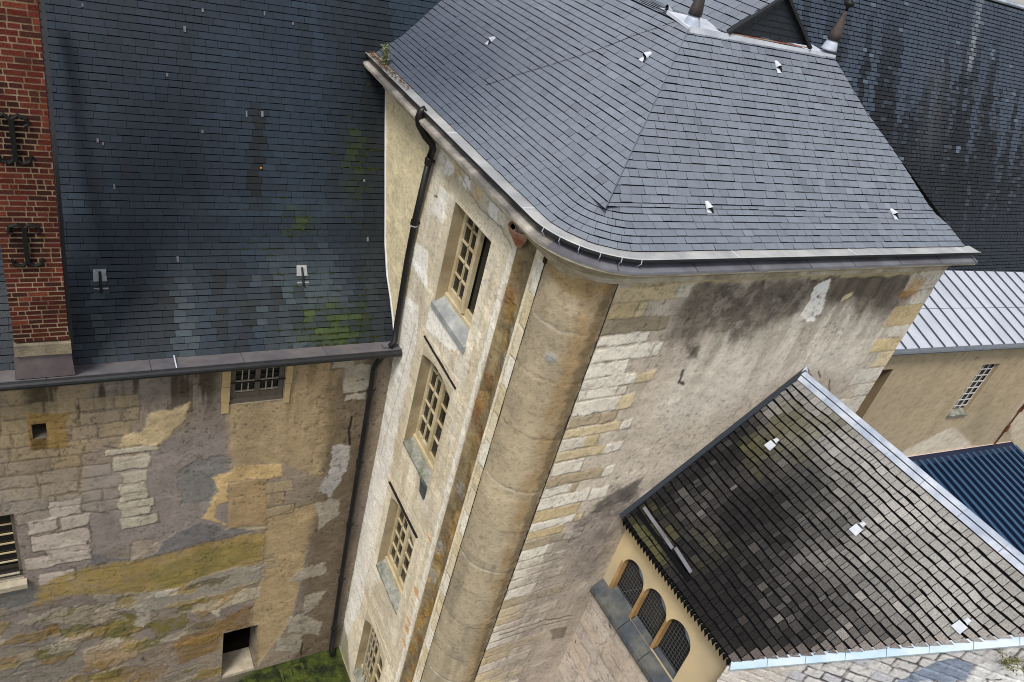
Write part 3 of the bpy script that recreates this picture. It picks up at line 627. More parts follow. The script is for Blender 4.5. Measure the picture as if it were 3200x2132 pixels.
t = thing('roof_moss', 'yellow green moss clumps along the slate edges above the dark gutter corner', 'moss', tuple(wsurf(4.0, .4)))
V = []; F = []; C = []; r = random.Random(44)
for k in range(150):
    q_ = r.random()
    if q_ < .6: u_, d_ = r.gauss(3.95, .45), abs(r.gauss(.1, .45))
    elif q_ < .8: u_, d_ = r.gauss(4.5, .18), r.gauss(3.2, .6)
    else: u_, d_ = r.gauss(3.3, .35), r.gauss(2.1, .35)
    d_ = max(.02, round(d_ / .109) * .109 - .01)
    if u_ > 4.9: continue
    for j in range(int(10 + 30 * r.random())):
        p = wsurf(u_ + r.gauss(0, .03), d_ + r.gauss(0, .008)) + np.array([0, -.016, .010 + .008 * r.random()]); a = r.random() * 6.28; L = .007 + .010 * r.random()
        dv = np.array([math.cos(a), -.3, math.sin(a)]) * L; sv = np.array([-math.sin(a), -.2, math.cos(a)]) * L * .7; i0 = len(V); V += [p - sv, p + dv, p + sv]; F.append((i0, i0 + 1, i0 + 2)); C += [[S(64, 70, 22), S(40, 48, 20), S(84, 86, 28)][int(r.random() * 3)]] * 3
mk('moss_leaves', V, F, mat('moss_leaf', None, .95, .1, 0, .3, 30, 0), t, np.array(C)); t['kind'] = 'stuff'

# ================================================================== CORNER PAVILION
pav = thing('corner_pavilion', 'tall corner pavilion with rounded corner, cream stone walls and hipped blue-grey slate roof', 'building', (8.7, 9.0, -17.0))
PZL = ((0, .25, .5, .75, 2.56), (-3.345, -3.19, -3.03, -2.82, -1.24))
PZF = ((0, .25, .5, .75, 2.35), (-3.345, -3.19, -3.03, -2.79, -1.29))
zL = lambda d: np.interp(d, *PZL); zF = lambda d: np.interp(d, *PZF)
def dlist(pz, d0, d1, e):
    dd = np.linspace(0, pz[0][-1], 400); s = np.concatenate([[0], np.cumsum(np.hypot(np.diff(dd), np.diff(np.interp(dd, *pz))))])
    k = np.arange(math.ceil(np.interp(d0, dd, s) / e) * e, np.interp(d1, dd, s) + 1e-6, e)
    return list(np.interp(k, s, dd))
def ring(u, d):
    u, d = np.broadcast_arrays(np.asarray(u, float), np.asarray(d, float)); th = np.clip(u, 0, 1.335) / .85
    x = np.where(u < 0, 4.8 + d, np.where(u > 1.335, 5.65 + u - 1.335, 5.65 - (.85 - d) * np.cos(th)))
    y = np.where(u < 0, 6.70 - u, np.where(u > 1.335, 5.85 + d, 6.70 - (.85 - d) * np.sin(th)))
    return np.stack([x, y, zL(d)], -1)
def lsurf(u, d):
    u, d = np.broadcast_arrays(np.asarray(u, float), np.asarray(d, float)); return np.stack([4.8 + d, -u, zL(d)], -1)
def fsurf(u, d):
    u, d = np.broadcast_arrays(np.asarray(u, float), np.asarray(d, float)); return np.stack([u, 5.85 + d, zF(d)], -1)
RH = [(-0.007, 12.236), (0.347, 12.053), (0.607, 11.718), (1.135, 11.264), (1.722, 10.668), (2.312, 10.227)]
rh = lambda d: float(np.interp(d, [p[0] for p in RH], [p[1] for p in RH]))
vy = lambda d: wing_y(float(zL(d)))
def pcol(P, u, d, r):
    n = len(P); c = np.tile(S(113, 119, 128), (n, 1))
    k = fbm(P[:, 0] * 1.3, P[:, 1] * 1.3, 23, 4); c = c * (.92 + .16 * k)[:, None]
    c = c * (.93 + .14 * r)[:, None]; c = c * (.95 + .1 * fbm(P[:, 0] * 5 + P[:, 1] * 5, P[:, 2] * .6, 37, 3))[:, None]; pk = r > .97; c[pk] *= 1.10; pk = r < .02; c[pk] *= .86
    c = lerpc(c, S(118, 123, 130), (fbm(P[:, 0] * 4, P[:, 1] * 4, 29, 3) > .62) * .3)
    return c
def pcolL(P, u, d, r):
    c = pcol(P, u, d, r); return lerpc(c, S(60, 67, 82), sstep(7.5, 11.5, P[:, 1]) * sstep(2.3, .5, d) * .75)
rng = random.Random(21)
D0 = dlist(PZL, 0, .5, .1); D0[-1] = .5 if D0[-1] > .46 else D0[-1]
if D0[-1] < .5: D0.append(.5)
DL = [.5] + [x for x in dlist(PZL, .52, 2.5, .112)] + [2.5]; DF = [.5] + [x for x in dlist(PZF, .52, 2.35, .108)] + [2.35]
DL = [x for i, x in enumerate(DL) if i == 0 or x - DL[i - 1] > .03]; DF = [x for i, x in enumerate(DF) if i == 0 or x - DF[i - 1] > .03]
parts = [pieces(ring, D0, lambda d: -(vy(d) - 6.70), lambda d: 1.335 + rh(d) - 5.65, .19, pcolL, rng, .004, .007, .010, .003, .35),
         pieces(lsurf, DL, lambda d: -vy(d), lambda d: -(6.30 + (d - .5) * .95), .185, pcolL, rng, .004, .007, .010, .003, .35),
         pieces(fsurf, DF, lambda d: 5.3 + (5.85 + d - 6.30) / .95, lambda d: rh(d), .18, pcol, rng, .004, .007, .010, .003, .35)]
# upper part behind the small gable
ga = [(8.003, 8.2, -1.244), (9.609, 8.2, -1.246), (8.768, 8.2, -0.678)]
(ax, az), (bx, bz), (tx, tz) = [(p[0], p[2]) for p in ga]
def usurf(u, d):
    u, d = np.broadcast_arrays(np.asarray(u, float), np.asarray(d, float)); return np.stack([7.3 + d, -u, np.interp(d, (0, ax - 7.3, tx - 7.3), (-1.288, az - .035, tz + .03))], -1)
parts.append(pieces(usurf, list(np.arange(0, tx - 7.3 + .02, .115)), lambda d: -14.0, lambda d: -8.50 if d < ax - 7.42 else -8.21, .19, pcol, rng, .004, .007, .010, .003, .35))
V, F, fm, C = join(parts)
proof = mk('slate_roof', V, F, [M['slate'], M['gap_soft']], pav, C, fm)
b = MB(); hp = [(5.3 + k * .2, 6.30 + k * .19) for k in range(11)]
for p, q in zip(hp[:-1], hp[1:]):
    A_ = np.array([p[0], p[1], float(zL(p[0] - 4.8)) + .002]); B_ = np.array([q[0], q[1], float(zL(q[0] - 4.8)) + .002]); b.bar(A_, B_, np.array([.004, -.004, 0]), np.array([0, 0, .007]))
b.build('hip_edge', mat('hip_slate', tuple(S(88, 95, 106)), .45, .5, 0, .1, 9, .2, 40), proof)
# hidden slope on the far side, so the roof is closed
b = MB(); b.add([(12.28, 5.9, -3.36), (12.28, 13.0, -3.36), (10.25, 13.6, -1.38), (10.25, 8.3, -1.38), (9.65, 13.6, -1.30), (9.65, 8.3, -1.30)], [(0, 1, 2, 3), (3, 2, 4, 5)]); b.build('far_slope', M['slate'], pav)
# fold in the courses of the left slope: a slightly raised line of slate edges
b = MB()
for (a, c) in zip([(2.516, 8.469), (2.148, 8.785), (1.748, 9.069), (1.374, 9.407), (1.022, 9.744)], [(2.148, 8.785), (1.748, 9.069), (1.374, 9.407), (1.022, 9.744), (0.696, 10.039)]):
    p, q = lsurf(-a[1], a[0]), lsurf(-c[1], c[0]); b.bar(p, q, (0, .0035, 0), (-.006, 0, .009))
b.build('slate_fold', M['gap'], proof)
# lead over the hip top, small slated gable and lead finials
b = MB(); b.hexa([(7.26, 8.17, -1.315), (10.24, 8.17, -1.355), (10.3, 8.75, -1.33), (7.3, 8.75, -1.26), (7.26, 8.17, -1.285), (10.24, 8.17, -1.325), (10.3, 8.75, -1.29), (7.3, 8.75, -1.215)])
b.hexa([(7.28, 8.155, -1.36), (10.25, 8.155, -1.40), (10.25, 8.165, -1.30), (7.28, 8.165, -1.27), (7.28, 8.13, -1.37), (10.25, 8.13, -1.41), (10.25, 8.15, -1.295), (7.28, 8.15, -1.262)])
b.build('lead_apron', M['lead_light'], pav)
GM = mat('black_slate', tuple(S(30, 34, 40)), .5, .4, 0, .2, 9, .3, 40)
b = MB()
for k in range(7):      # overlapping dark slate courses of the triangle
    f0, f1 = k / 7, (k + 1) / 7; L0, R0 = ax + (tx - ax) * f0, bx + (tx - bx) * f0; L1, R1 = ax + (tx - ax) * f1, bx + (tx - bx) * f1; z0, z1 = az + (tz - az) * f0, az + (tz - az) * f1
    n = max(1, int((R0 - L0) / .2))
    for i in range(n):
        p, q = L0 + (R0 - L0) * i / n, L0 + (R0 - L0) * (i + 1) / n - .006; p1, q1 = L1 + (R1 - L1) * i / n, L1 + (R1 - L1) * (i + 1) / n - .004
        b.hexa([(p, 8.19, z0), (q, 8.19, z0), (q, 8.26, z0), (p, 8.26, z0), (p1, 8.205, z1 + .01), (q1, 8.205, z1 + .01), (q1, 8.26, z1 + .01), (p1, 8.26, z1 + .01)])
gb = b.build('gablet', GM, pav)
for (sx, sz) in ((ax - .04, az - .02), (bx + .04, bz - .02)):
    d_ = np.array([tx - sx, 0, tz + .02 - sz]); n_ = np.array([-d_[2], 0, d_[0]]); n_ /= np.linalg.norm(n_); n_ *= np.sign(n_[2])
    b = MB(); b.bar((sx, 8.16, sz), (tx, 8.16, tz + .02), (0, .03, 0), n_ * .02)
    b.build('verge_board', M['zinc_dark'], gb)
b = MB(); b.hexa([(bx, 8.2, bz), (tx, 8.2, tz), (tx, 13.5, tz), (bx, 13.5, bz), (bx, 8.2, bz + .03), (tx, 8.2, tz + .03), (tx, 13.5, tz + .03), (bx, 13.5, bz + .03)])
b.build('gablet_roof', mat('gablet_slate', tuple(S(113, 119, 128)), .42, .5, 0, .12, 8, .2, 40), gb)
b = MB(); b.bar((ax + .02, 8.165, az - .02), (bx, 8.165, bz - .02), (0, .008, 0), (0, 0, .006)); b.build('copper_edge', M['terra'], gb)
def finial(p, name_mat, tall):
    b = MB(); b.lathe((p[0], p[1], p[2]), [(.13, -.03), (.115, .0), (.10, .06), (.075, .12)], 8, 0)
    b.lathe((p[0], p[1], p[2] + .12), [(.095, 0), (.085, .10), (.06, .24), (.035, .36), (.03, .42)], 8, 1)
    if tall:
        b.lathe((p[0], p[1], p[2] + .54), [(.02, 0), (.025, .05), (.085, .09), (.075, .13), (.03, .16), (.045, .2), (.045, .24), (.018, .3), (.035, .36), (.035, .4), (.012, .45), (.012, .8)], 10, 2)
    else: b.lathe((p[0], p[1], p[2] + .54), [(.02, 0), (.02, .3), (.05, .34), (.0, .42)], 10, 2)
    return b.build('finial', [M['lead_blue'], M['lead_brown'], M['iron']], pav, True)
finial((7.42, 8.32, -1.27), None, False); finial((10.246, 8.32, -1.237), None, True)
# gutter, lead flashing and stone cornice swept round the rounded corner; offset 0 is the wall face
path = [(5.0, 13.05, -1, 0), (5.0, 10.0, -1, 0), (5.0, 8.0, -1, 0)]
path += [(5.65 - .65 * math.cos(a), 6.70 - .65 * math.sin(a), -math.cos(a), -math.sin(a)) for a in np.linspace(0, math.pi / 2, 17)]
pathF = path + [(7, 6.05, 0, -1), (9, 6.05, 0, -1), (11, 6.05, 0, -1), (12.42, 6.05, 0, -1)]
sweep(pathF, [(.17, -3.352), (.36, -3.358), (.375, -3.345), (.385, -3.352), (.37, -3.372), (.17, -3.375)], 'gutter_lining', M['zinc'], pav)
sweep(pathF, [(.355, -3.374), (.388, -3.358), (.391, -3.382), (.36, -3.412), (.31, -3.42), (.27, -3.41), (.25, -3.376)], 'gutter', M['zinc_dark'], pav)
LFP = [(.02, -3.43), (.24, -3.445), (.27, -3.452), (.425, -3.495), (.43, -3.525), (.40, -3.53), (.02, -3.53)]
sweep(pathF[7:], LFP, 'lead_flashing', M['lead'], pav)
sweep(pathF[:8], LFP, 'cornice_top', mat('cornice_top', tuple(S(172, 164, 152)), .8, .3, 0, .35, 6, .4, 24, .01, tuple(S(104, 100, 96))), pav)
def seams(o0, z0, o1, z1, step, r, m, name, pts=pathF, wob=0):
    b = MB(); L = 0; nxt = step * .5; rr = random.Random(7)
    for p, q in zip(pts[:-1], pts[1:]):
        s = math.hypot(q[0] - p[0], q[1] - p[1])
        while nxt < L + s:
            t = (nxt - L) / s; c = [p[i] + (q[i] - p[i]) * t for i in range(4)]
            b.tube([(c[0] + c[2] * o0, c[1] + c[3] * o0, z0), (c[0] + c[2] * o1, c[1] + c[3] * o1, z1)], r, 6); nxt += step * (.85 + .3 * rr.random())
        L += s
    return b.each(name, m, pav)
seams(.27, -3.455, .43, -3.498, 1.05, .005, M['gap'], 'lead_joint', pathF[7:])
seams(.2, -3.352, .37, -3.356, 2.6, .006, M['lead_light'], 'gutter_joint')
b = MB()
for a in np.linspace(.25, 1.45, 6):
    nx, ny = -math.cos(a), -math.sin(a); c = lambda o, z: (5.65 + (.65 + o) * nx, 6.70 + (.65 + o) * ny, z)
    b.tube([c(.385, -3.35), c(.398, -3.40), c(.33, -3.47), c(.34, -3.485)], .006, 6)
b.each('gutter_bracket', M['lead_blue'], pav)
sweep(pathF, [(.0, -3.53), (.40, -3.533), (.41, -3.56), (.37, -3.585), (.30, -3.60), (.24, -3.66), (.14, -3.72), (.10, -3.76), (.06, -3.80), (.05, -3.87), (.0, -3.88)], 'stone_cornice', mat('cornice_stone', tuple(S(204, 194, 172)), .9, .2, 0, .3, 7.0, .7, 30, .02, tuple(S(166, 152, 128))), pav)

# left wall with four deep windows
WIN = [dict(y0=8.03, y1=9.285, zs=-4.405, zc=-4.405, zb=-6.0, zf=-6.17), dict(y0=8.09, y1=9.30, zs=-7.25, zc=-7.11, zb=-9.06, zf=-9.22),
       dict(y0=8.08, y1=9.33, zs=-10.72, zc=-10.52, zb=-12.48, zf=-12.68), dict(y0=8.12, y1=9.33, zs=-14.56, zc=-14.22, zb=-16.3, zf=-16.48)]
LWl = Wall(6.70, 13.0, -17.0, -3.80, .018, sum(([w_['y0'], w_['y1']] for w_ in WIN), []), sum(([w_['zc'], w_['zf']] for w_ in WIN), []))
LWl.base(S(196, 184, 160), .14, .8, S(178, 166, 144), 103)
r = random.Random(12)
for k in range(44):                                   # large faint ashlar
    z1 = -3.82 - k * .30; u = 6.7
    while u < 10.5:
        wd = .35 + .5 * r.random(); t = r.random()
        cc = [S(206, 196, 176), S(186, 170, 140), S(192, 182, 164), S(174, 160, 134)][int(t * 4)]
        if r.random() < .5: LWl.stone(u, u + wd, z1 - .29, z1, cc, .34 + .3 * r.random(), .03, S(120, 106, 84), .22, .002)
        u += wd
LWl.streaks(6.8, 10.3, -8.5, -3.8, S(214, 208, 196), .45, 3.0, 4, .48, .62)
LWl.streaks(6.8, 10.3, -17, -6, S(162, 146, 118), .5, 4.0, 14, .5, .66)
LWl.blob([(10.32, -3.7), (13.1, -3.7), (13.1, -9), (10.32, -9)], S(190, 176, 142), 1, .03, .02, 3, .0, 3, 0, .05)
for P_, c_ in [([(9.883, -4.449), (9.345, -4.379), (9.529, -4.902), (10.048, -4.942)], S(206, 200, 188)), ([(10.357, -5.66), (9.848, -5.59), (9.597, -6.17), (10.305, -6.095)], S(214, 208, 196)), ([(9.852, -3.987), (9.505, -3.938), (9.643, -4.154), (9.841, -4.19)], S(222, 216, 204)),
               ([(9.399, -3.792), (9.18, -3.994), (9.503, -4.065), (9.595, -3.927)], S(190, 166, 122)), ([(9.139, -3.802), (8.951, -3.816), (8.93, -4.079), (9.186, -4.098)], S(222, 216, 206)), ([(8.803, -3.847), (8.557, -3.863), (8.563, -4.101), (8.869, -4.11)], S(196, 172, 130)), ([(8.307, -3.879), (8.04, -3.867), (8.011, -4.115), (8.28, -4.132)], S(216, 212, 204)), ([(8.525, -3.863), (8.311, -3.871), (8.3, -4.093), (8.546, -4.092)], S(188, 178, 158)),
               ([(10.441, -6.759), (9.764, -6.592), (9.595, -7.272), (10.401, -7.277)], S(208, 202, 190)), ([(9.372, -6.339), (8.171, -6.231), (8.276, -6.519), (9.374, -6.786)], S(218, 212, 200))]:
    LWl.blob(P_, c_, .85, .02, .03, 4, .0, 5, .006)
LWl.blob([(10.313, -7.287), (9.643, -7.17), (9.634, -10.54), (9.596, -14.484), (10.282, -17.148), (10.503, -12.353)], S(212, 206, 196), .75, .1, .15, 2.0, .25)
LWl.blob([(9.768, -10.67), (8.399, -10.145), (8.419, -11.58), (9.456, -13.748), (10.207, -13.049)], S(216, 206, 190), .6, .1, .15, 2.0, .2)
LWl.blob([(7.45, -3.9), (7.72, -3.9), (7.72, -17), (7.45, -17)], S(190, 176, 150), .65, .05, .03)
LWl.blob([(7.44, -4.2), (7.56, -4.2), (7.56, -17), (7.44, -17)], S(214, 208, 196), .7, .03, .03, 3, .2)
for w_ in WIN:                                        # smoother dressed surrounds
    LWl.blob([(w_['y1'] + .02, w_['zb'] - .1), (w_['y1'] + .28, w_['zb'] - .1), (w_['y1'] + .28, w_['zc'] + .3), (w_['y0'] - .2, w_['zc'] + .3), (w_['y0'] - .2, w_['zb'] - .1), (w_['y0'] - .02, w_['zb'] - .1)], S(190, 176, 150), .6, .04, .03, 3, .1)
LWl.blob([(6.68, -3.8), (6.93, -3.8), (6.93, -17), (6.68, -17)], S(190, 176, 150), .8, .01, .01)
for k in range(26):
    z1 = -4.0 - k * .5; LWl.stone(6.70, 6.90, z1 - .49, z1, [S(206, 198, 182), S(180, 164, 130), S(192, 178, 150)][k % 3], .8, .02, None, .35)
for P_ in ([(8.392, -6.236), (8.182, -6.161), (8.237, -6.296)], [(8.435, -6.51), (8.341, -6.492), (8.388, -6.551)], [(8.075, -6.062), (8.022, -6.167), (8.055, -6.268), (8.2, -6.174)]): LWl.blob(P_, S(190, 140, 70), .9, .01, .02)
for P_ in ([(7.734, -11.43), (7.548, -11.388), (7.48, -11.531), (7.732, -11.581)], [(7.679, -12.226), (7.499, -12.228), (7.519, -12.337), (7.701, -12.336)], [(7.721, -12.529), (7.528, -12.472), (7.513, -12.66), (7.709, -12.636)], [(7.734, -9.969), (7.522, -9.955), (7.44, -9.998), (7.676, -10.024)], [(7.729, -12.917), (7.486, -12.875), (7.495, -13.016), (7.728, -13.002)]): LWl.blob(P_, S(184, 134, 82), .8, .015, .03)
LWl.crack([(9.661, -13.915), (8.75, -14.009), (7.851, -14.117)], .008, S(130, 116, 96)); LWl.crack([(9.933, -14.301), (9.323, -14.595)], .008, S(120, 108, 90))
LWl.crack([(9.762, -6.918), (10.124, -10.309)], .006, S(130, 118, 100)); LWl.crack([(9.4, -3.95), (8.6, -4.15), (7.9, -4.1), (7.5, -4.2)], .006)
LWl.crack([(9.001, -3.873), (8.989, -3.917)], .02, S(20, 18, 16)); LWl.crack([(10.042, -4.671), (9.937, -4.637)], .016, S(40, 36, 30))
LWl.blob([(9.9, -16.2), (10.6, -15.9), (10.6, -17), (9.5, -17)], S(92, 90, 60), .7, .1, .1)
LWl.weather(910, (1.34, 1.36, 1.38), .10, .15, .4, (120, 106, 86))
for w_ in WIN: LWl.hole(w_['y0'], w_['y1'], w_['zf'], w_['zc'])
LWl.hole(6.955, 7.385, -17.0, -3.80)
lwall = LWl.build('side_wall', lambda u, z, h: np.stack([5.0 - h, u, z], 1), M['wall'], pav)
# stained rain channel sunk into the wall beside the rounded corner
CW_ = Wall(6.955, 7.385, -17.0, -3.80, .02)
CW_.base(S(150, 130, 96), .3, 2.0, S(122, 104, 78), 203)
for k in range(46):
    zc = -4.2 - 12.4 * (k / 46) - .2 * r.random(); uc = 7.03 + .28 * r.random(); hh = .1 + .25 * r.random()
    CW_.blob([(uc - .08, zc), (uc + .09, zc + .04), (uc + .06, zc - hh), (uc - .07, zc - hh)], [S(146, 110, 52), S(164, 122, 56), S(140, 108, 66), S(150, 146, 136), S(160, 128, 76), S(136, 88, 46)][int(r.random() * 6)], .75, .05, .08, 5, .2, 9)
CW_.streaks(6.95, 7.39, -17, -3.8, S(96, 80, 58), .6, 9, 31, .45, .6)
CW_.blob([(7.0, -3.8), (7.39, -3.8), (7.39, -4.7), (7.0, -4.7)], S(104, 92, 74), .6, .1, .08)
CW_.weather(920, (.98, 1.02, 1.02), .35, .5, .3)
CW_.build('rain_channel', lambda u, z, h: np.stack([5.075 - 1.0 * np.clip(.0 + 0 * u, 0, 1) - h * 1.5 - .055 * (np.abs(u - 7.17) / .215) ** 2, u, z], 1), M['wall'], pav)
b = MB()
for y in (6.955, 7.385): b.add([(5.0, y, -17), (5.08, y, -17), (5.08, y, -3.8), (5.0, y, -3.8)], [(0, 1, 2, 3)])
b.each('channel_edge', M['stone'], pav)
# terracotta spout under the eaves, above the channel
b = MB(); n = 12
V = []; F = []
for i, (z, ry, rx, x0) in enumerate([(-3.84, .19, .16, 4.97), (-3.86, .195, .165, 4.97), (-3.94, .18, .13, 4.98), (-4.02, .13, .08, 4.99), (-4.11, .06, .03, 5.0)]):
    for k in range(n): a = math.pi * k / (n - 1); V.append((x0 - rx * math.sin(a), 7.37 + ry * math.cos(a), z))
for i in range(4):
    for k in range(n - 1): F.append((i * n + k, i * n + k + 1, (i + 1) * n + k + 1, (i + 1) * n + k))
V2 = [(5.0 - (5.0 - x) * .8, 7.37 + (y - 7.37) * .82, z + .005) for x, y, z in V[n:3 * n]]; b.add(V, F); b.add(V2, [(k + 1, k, n + k, n + k + 1) for k in range(n - 1)], 1)
b.add([V[k] for k in range(n)] + [V2[k] for k in range(n)], [(k, n + k, n + k + 1, k + 1) for k in range(n - 1)])
b.build('terracotta_spout', [M['terra'], M['black']], pav, False)
# rounded corner
TR = Wall(0, 1.021, -17.0, -3.86, .021)
TR.base(S(172, 154, 124), .16, 1.2, S(156, 140, 112), 303)
r = random.Random(9); z = -4.62
while z > -17:
    hh = .55 + .5 * r.random(); TR.stone(-.1, 1.2, z - hh, z, [S(170, 152, 122), S(160, 144, 118), S(150, 136, 112)][int(r.random() * 3)], .55, .03, S(96, 84, 66), .3, .002, -.03); 
    if r.random() < .5: TR.crack([(.1, z - .02), (.5, z - .05), (.85, z - .03)], .012, S(186, 176, 156), .5); TR.sd += 1
    z -= hh
TR.blob([(.02, -3.9), (.95, -3.9), (.95, -4.05), (.5, -4.15), (.02, -4.0)], S(166, 130, 72), .6, .06, .06, 3, .3)
TR.blob([(.62, -3.9), (.98, -3.9), (.98, -12.5), (.80, -12.5), (.70, -8)], S(146, 114, 70), .6, .10, .06, 2, .35, 4)
TR.blob([(.86, -3.9), (1.02, -3.9), (1.02, -13), (.93, -13)], S(96, 78, 52), .6, .06, .05, 3, .2)
TR.streaks(0, 1.02, -17, -9, S(126, 116, 96), .5, 5, 8)
TR.blob([(.45, -5.02), (.56, -5.02), (.56, -5.16), (.45, -5.16)], S(140, 146, 148), .6, .03, .03)
def tplace(u, z, h):
    a = u / .65; return np.stack([5.65 - (.65 + .0 - h) * np.cos(a) * 1.0, 6.70 - (.65 - h) * np.sin(a), z], 1)
TR.weather(930, (1.04, 1.08, 1.14), .16, .2, .3, (92, 82, 66))
TR.build('rounded_corner', lambda u, z, h: np.stack([5.65 - (.65 + h + .045 * np.sin(np.clip(u / 1.021, 0, 1) * math.pi) ** .5) * np.cos(u / .65), 6.70 - (.65 + h + .045 * np.sin(np.clip(u / 1.021, 0, 1) * math.pi) ** .5) * np.sin(u / .65), z], 1), M['wall'], pav)
M['groove'] = mat('dark_groove', tuple(S(58, 48, 36)), .9, .1, 0, .5, 3, .2)
b = MB(); b.tube([(4.995, 6.70, -3.87), (4.995, 6.70, -17)], .007, 6); b.box(4.96, 4.99, 6.66, 6.71, -3.96, -3.88); b.build('corner_groove', M['groove'], pav)
b = MB(); b.tube([(5.655, 6.048, -3.87), (5.655, 6.048, -17)], .007, 6); b.build('corner_groove', M['groove'], pav)
# front wall
FWl = Wall(5.65, 12.5, -15.5, -3.86, .018)
FWl.base(S(184, 172, 156), .14, 1.0, S(172, 160, 146), 403)
FWl.blob([(8.738, -4.25), (12.445, -4.895), (13.246, -6.404), (10.585, -5.726), (7.779, -6.648), (7.282, -6.246), (7.355, -5.082)], S(196, 188, 176), .6, .25, .2, 1.5)
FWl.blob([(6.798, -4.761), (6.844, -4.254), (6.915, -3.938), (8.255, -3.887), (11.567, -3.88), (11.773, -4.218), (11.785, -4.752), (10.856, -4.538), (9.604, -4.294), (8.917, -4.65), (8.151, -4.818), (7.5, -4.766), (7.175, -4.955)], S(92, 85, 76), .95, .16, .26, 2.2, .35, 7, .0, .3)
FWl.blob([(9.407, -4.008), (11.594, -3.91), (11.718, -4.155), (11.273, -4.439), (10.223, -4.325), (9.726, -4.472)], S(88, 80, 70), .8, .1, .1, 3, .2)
FWl.blob([(5.717, -3.824), (12.472, -3.802), (12.555, -3.988), (8.278, -3.924), (5.831, -3.988)], S(172, 158, 126), .95, .03, .04, 3, .1)
FWl.streaks(6.5, 12.3, -7, -4, S(128, 118, 102), .45, 4, 12, .48, .62)
FWl.streaks(6.6, 12.2, -5.9, -3.95, S(96, 89, 80), .35, 5.0, 61, .48, .62)
r = random.Random(17); z = -3.95; k = 0
while z > -15:
    hh = .18 + .11 * r.random(); wd = (.5 if k % 2 else .9) + .35 * r.random(); u = 5.67
    while u < 5.67 + wd:
        w1 = min(.42 + .6 * r.random(), 5.67 + wd - u + .05)
        cc = [S(208, 200, 186), S(212, 204, 190), S(192, 174, 140), S(184, 164, 126), S(160, 144, 118), S(204, 194, 178), S(196, 186, 170), S(206, 198, 184), S(136, 124, 104)][int(r.random() * (9 if k < 3 or z < -9 else 8))]
        FWl.stone(u, u + w1, z - hh + .01, z, cc, .92, .022, S(112, 100, 82), .4, .010, .02); u += w1
    z -= hh; k += 1
z = -3.9; k = 0
while z > -9.5:
    hh = .25 + .2 * r.random(); wd = (.42 if k % 2 else .7) + .2 * r.random()
    FWl.stone(12.5 - wd, 12.52, z - hh + .01, z, [S(190, 170, 126), S(178, 158, 118), S(196, 180, 146), S(200, 192, 178)][int(r.random() * 4)] if z > -5.9 else S(196, 188, 176), .85, .04, S(130, 112, 84), .4, .006); z -= hh; k += 1
FWl.blob([(11.7, -4.033), (12.091, -4.077), (12.125, -4.421), (11.638, -4.366)], S(180, 134, 66), .6, .06, .06)
FWl.blob([(9.597, -3.971), (9.636, -3.945), (9.688, -4.09), (9.864, -4.597), (9.737, -4.618), (9.808, -4.712), (9.681, -4.732), (9.627, -4.717), (9.391, -4.59), (9.421, -4.375), (9.334, -4.076)], S(226, 220, 212), 1, .012, .03, 6, 0, 5, -.008, .03)
FWl.blob([(10.364, -4.204), (10.36, -4.303), (10.17, -4.41), (10.174, -4.311)], S(206, 190, 150), .9, .015, .02)
FWl.blob([(9.531, -4.262), (9.641, -4.296), (9.669, -4.326), (9.574, -4.304)], S(110, 60, 40), 1, .008, .01)
FWl.blob([(7.285, -4.938), (7.534, -5.015), (7.605, -5.219), (7.426, -5.229)], S(74, 68, 58), .9, .05, .06, 6, .3, 8, -.02)
FWl.crack([(7.43, -5.429), (7.448, -5.635), (7.581, -5.682)], .018, S(40, 36, 32))
FWl.blob([(7.556, -7.627), (7.152, -7.746), (6.695, -8.204), (6.399, -8.788), (6.845, -9.566), (7.482, -10.041), (7.576, -8.83), (7.684, -8.094)], S(116, 106, 100), .9, .16, .26, 3, .4, 8, 0, .3)
FWl.blob([(7.595, -7.565), (7.122, -7.668), (6.786, -7.94), (6.804, -8.16), (7.495, -8.12)], S(78, 72, 68), .8, .06, .08, 4, .3, 9, 0, .4)
FWl.blob([(5.909, -9.169), (6.922, -8.489), (7.821, -10.982), (7.438, -13.167), (5.805, -12.321)], S(150, 138, 128), .6, .2, .2, 2, .2)
FWl.crack([(5.844, -10.941), (6.748, -10.918), (7.414, -11.054)], .012, S(80, 70, 60)); FWl.crack([(5.79, -11.098), (6.658, -11.064), (7.369, -11.129)], .010, S(90, 80, 68))
FWl.blob([(6.989, -11.252), (7.401, -11.333), (7.449, -11.694), (7.145, -11.638)], S(104, 94, 82), .8, .03, .03)
for i_, (c0, c1) in enumerate(([(10.635, -5.799), (10.763, -5.95)], [(11.079, -6.058), (11.384, -6.491)], [(10.241, -5.687), (10.756, -6.156)])): FWl.crack([c0, c1], .012, S(70, 64, 56))
FWl.streaks(5.8, 12.4, -15, -8.5, S(140, 130, 118), .6, 3.0, 41, .47, .6)
FWl.weather(940, (1.34, 1.33, 1.30), .12, .5, .3, (110, 102, 94))
FWl.build('front_wall', lambda u, z, h: np.stack([u, 6.05 - h, z], 1), M['wall'], pav)
b = MB(); b.box(12.36, 12.495, 6.08, 10.3, -15.5, -3.87); b.build('far_wall', M['stone'], pav)
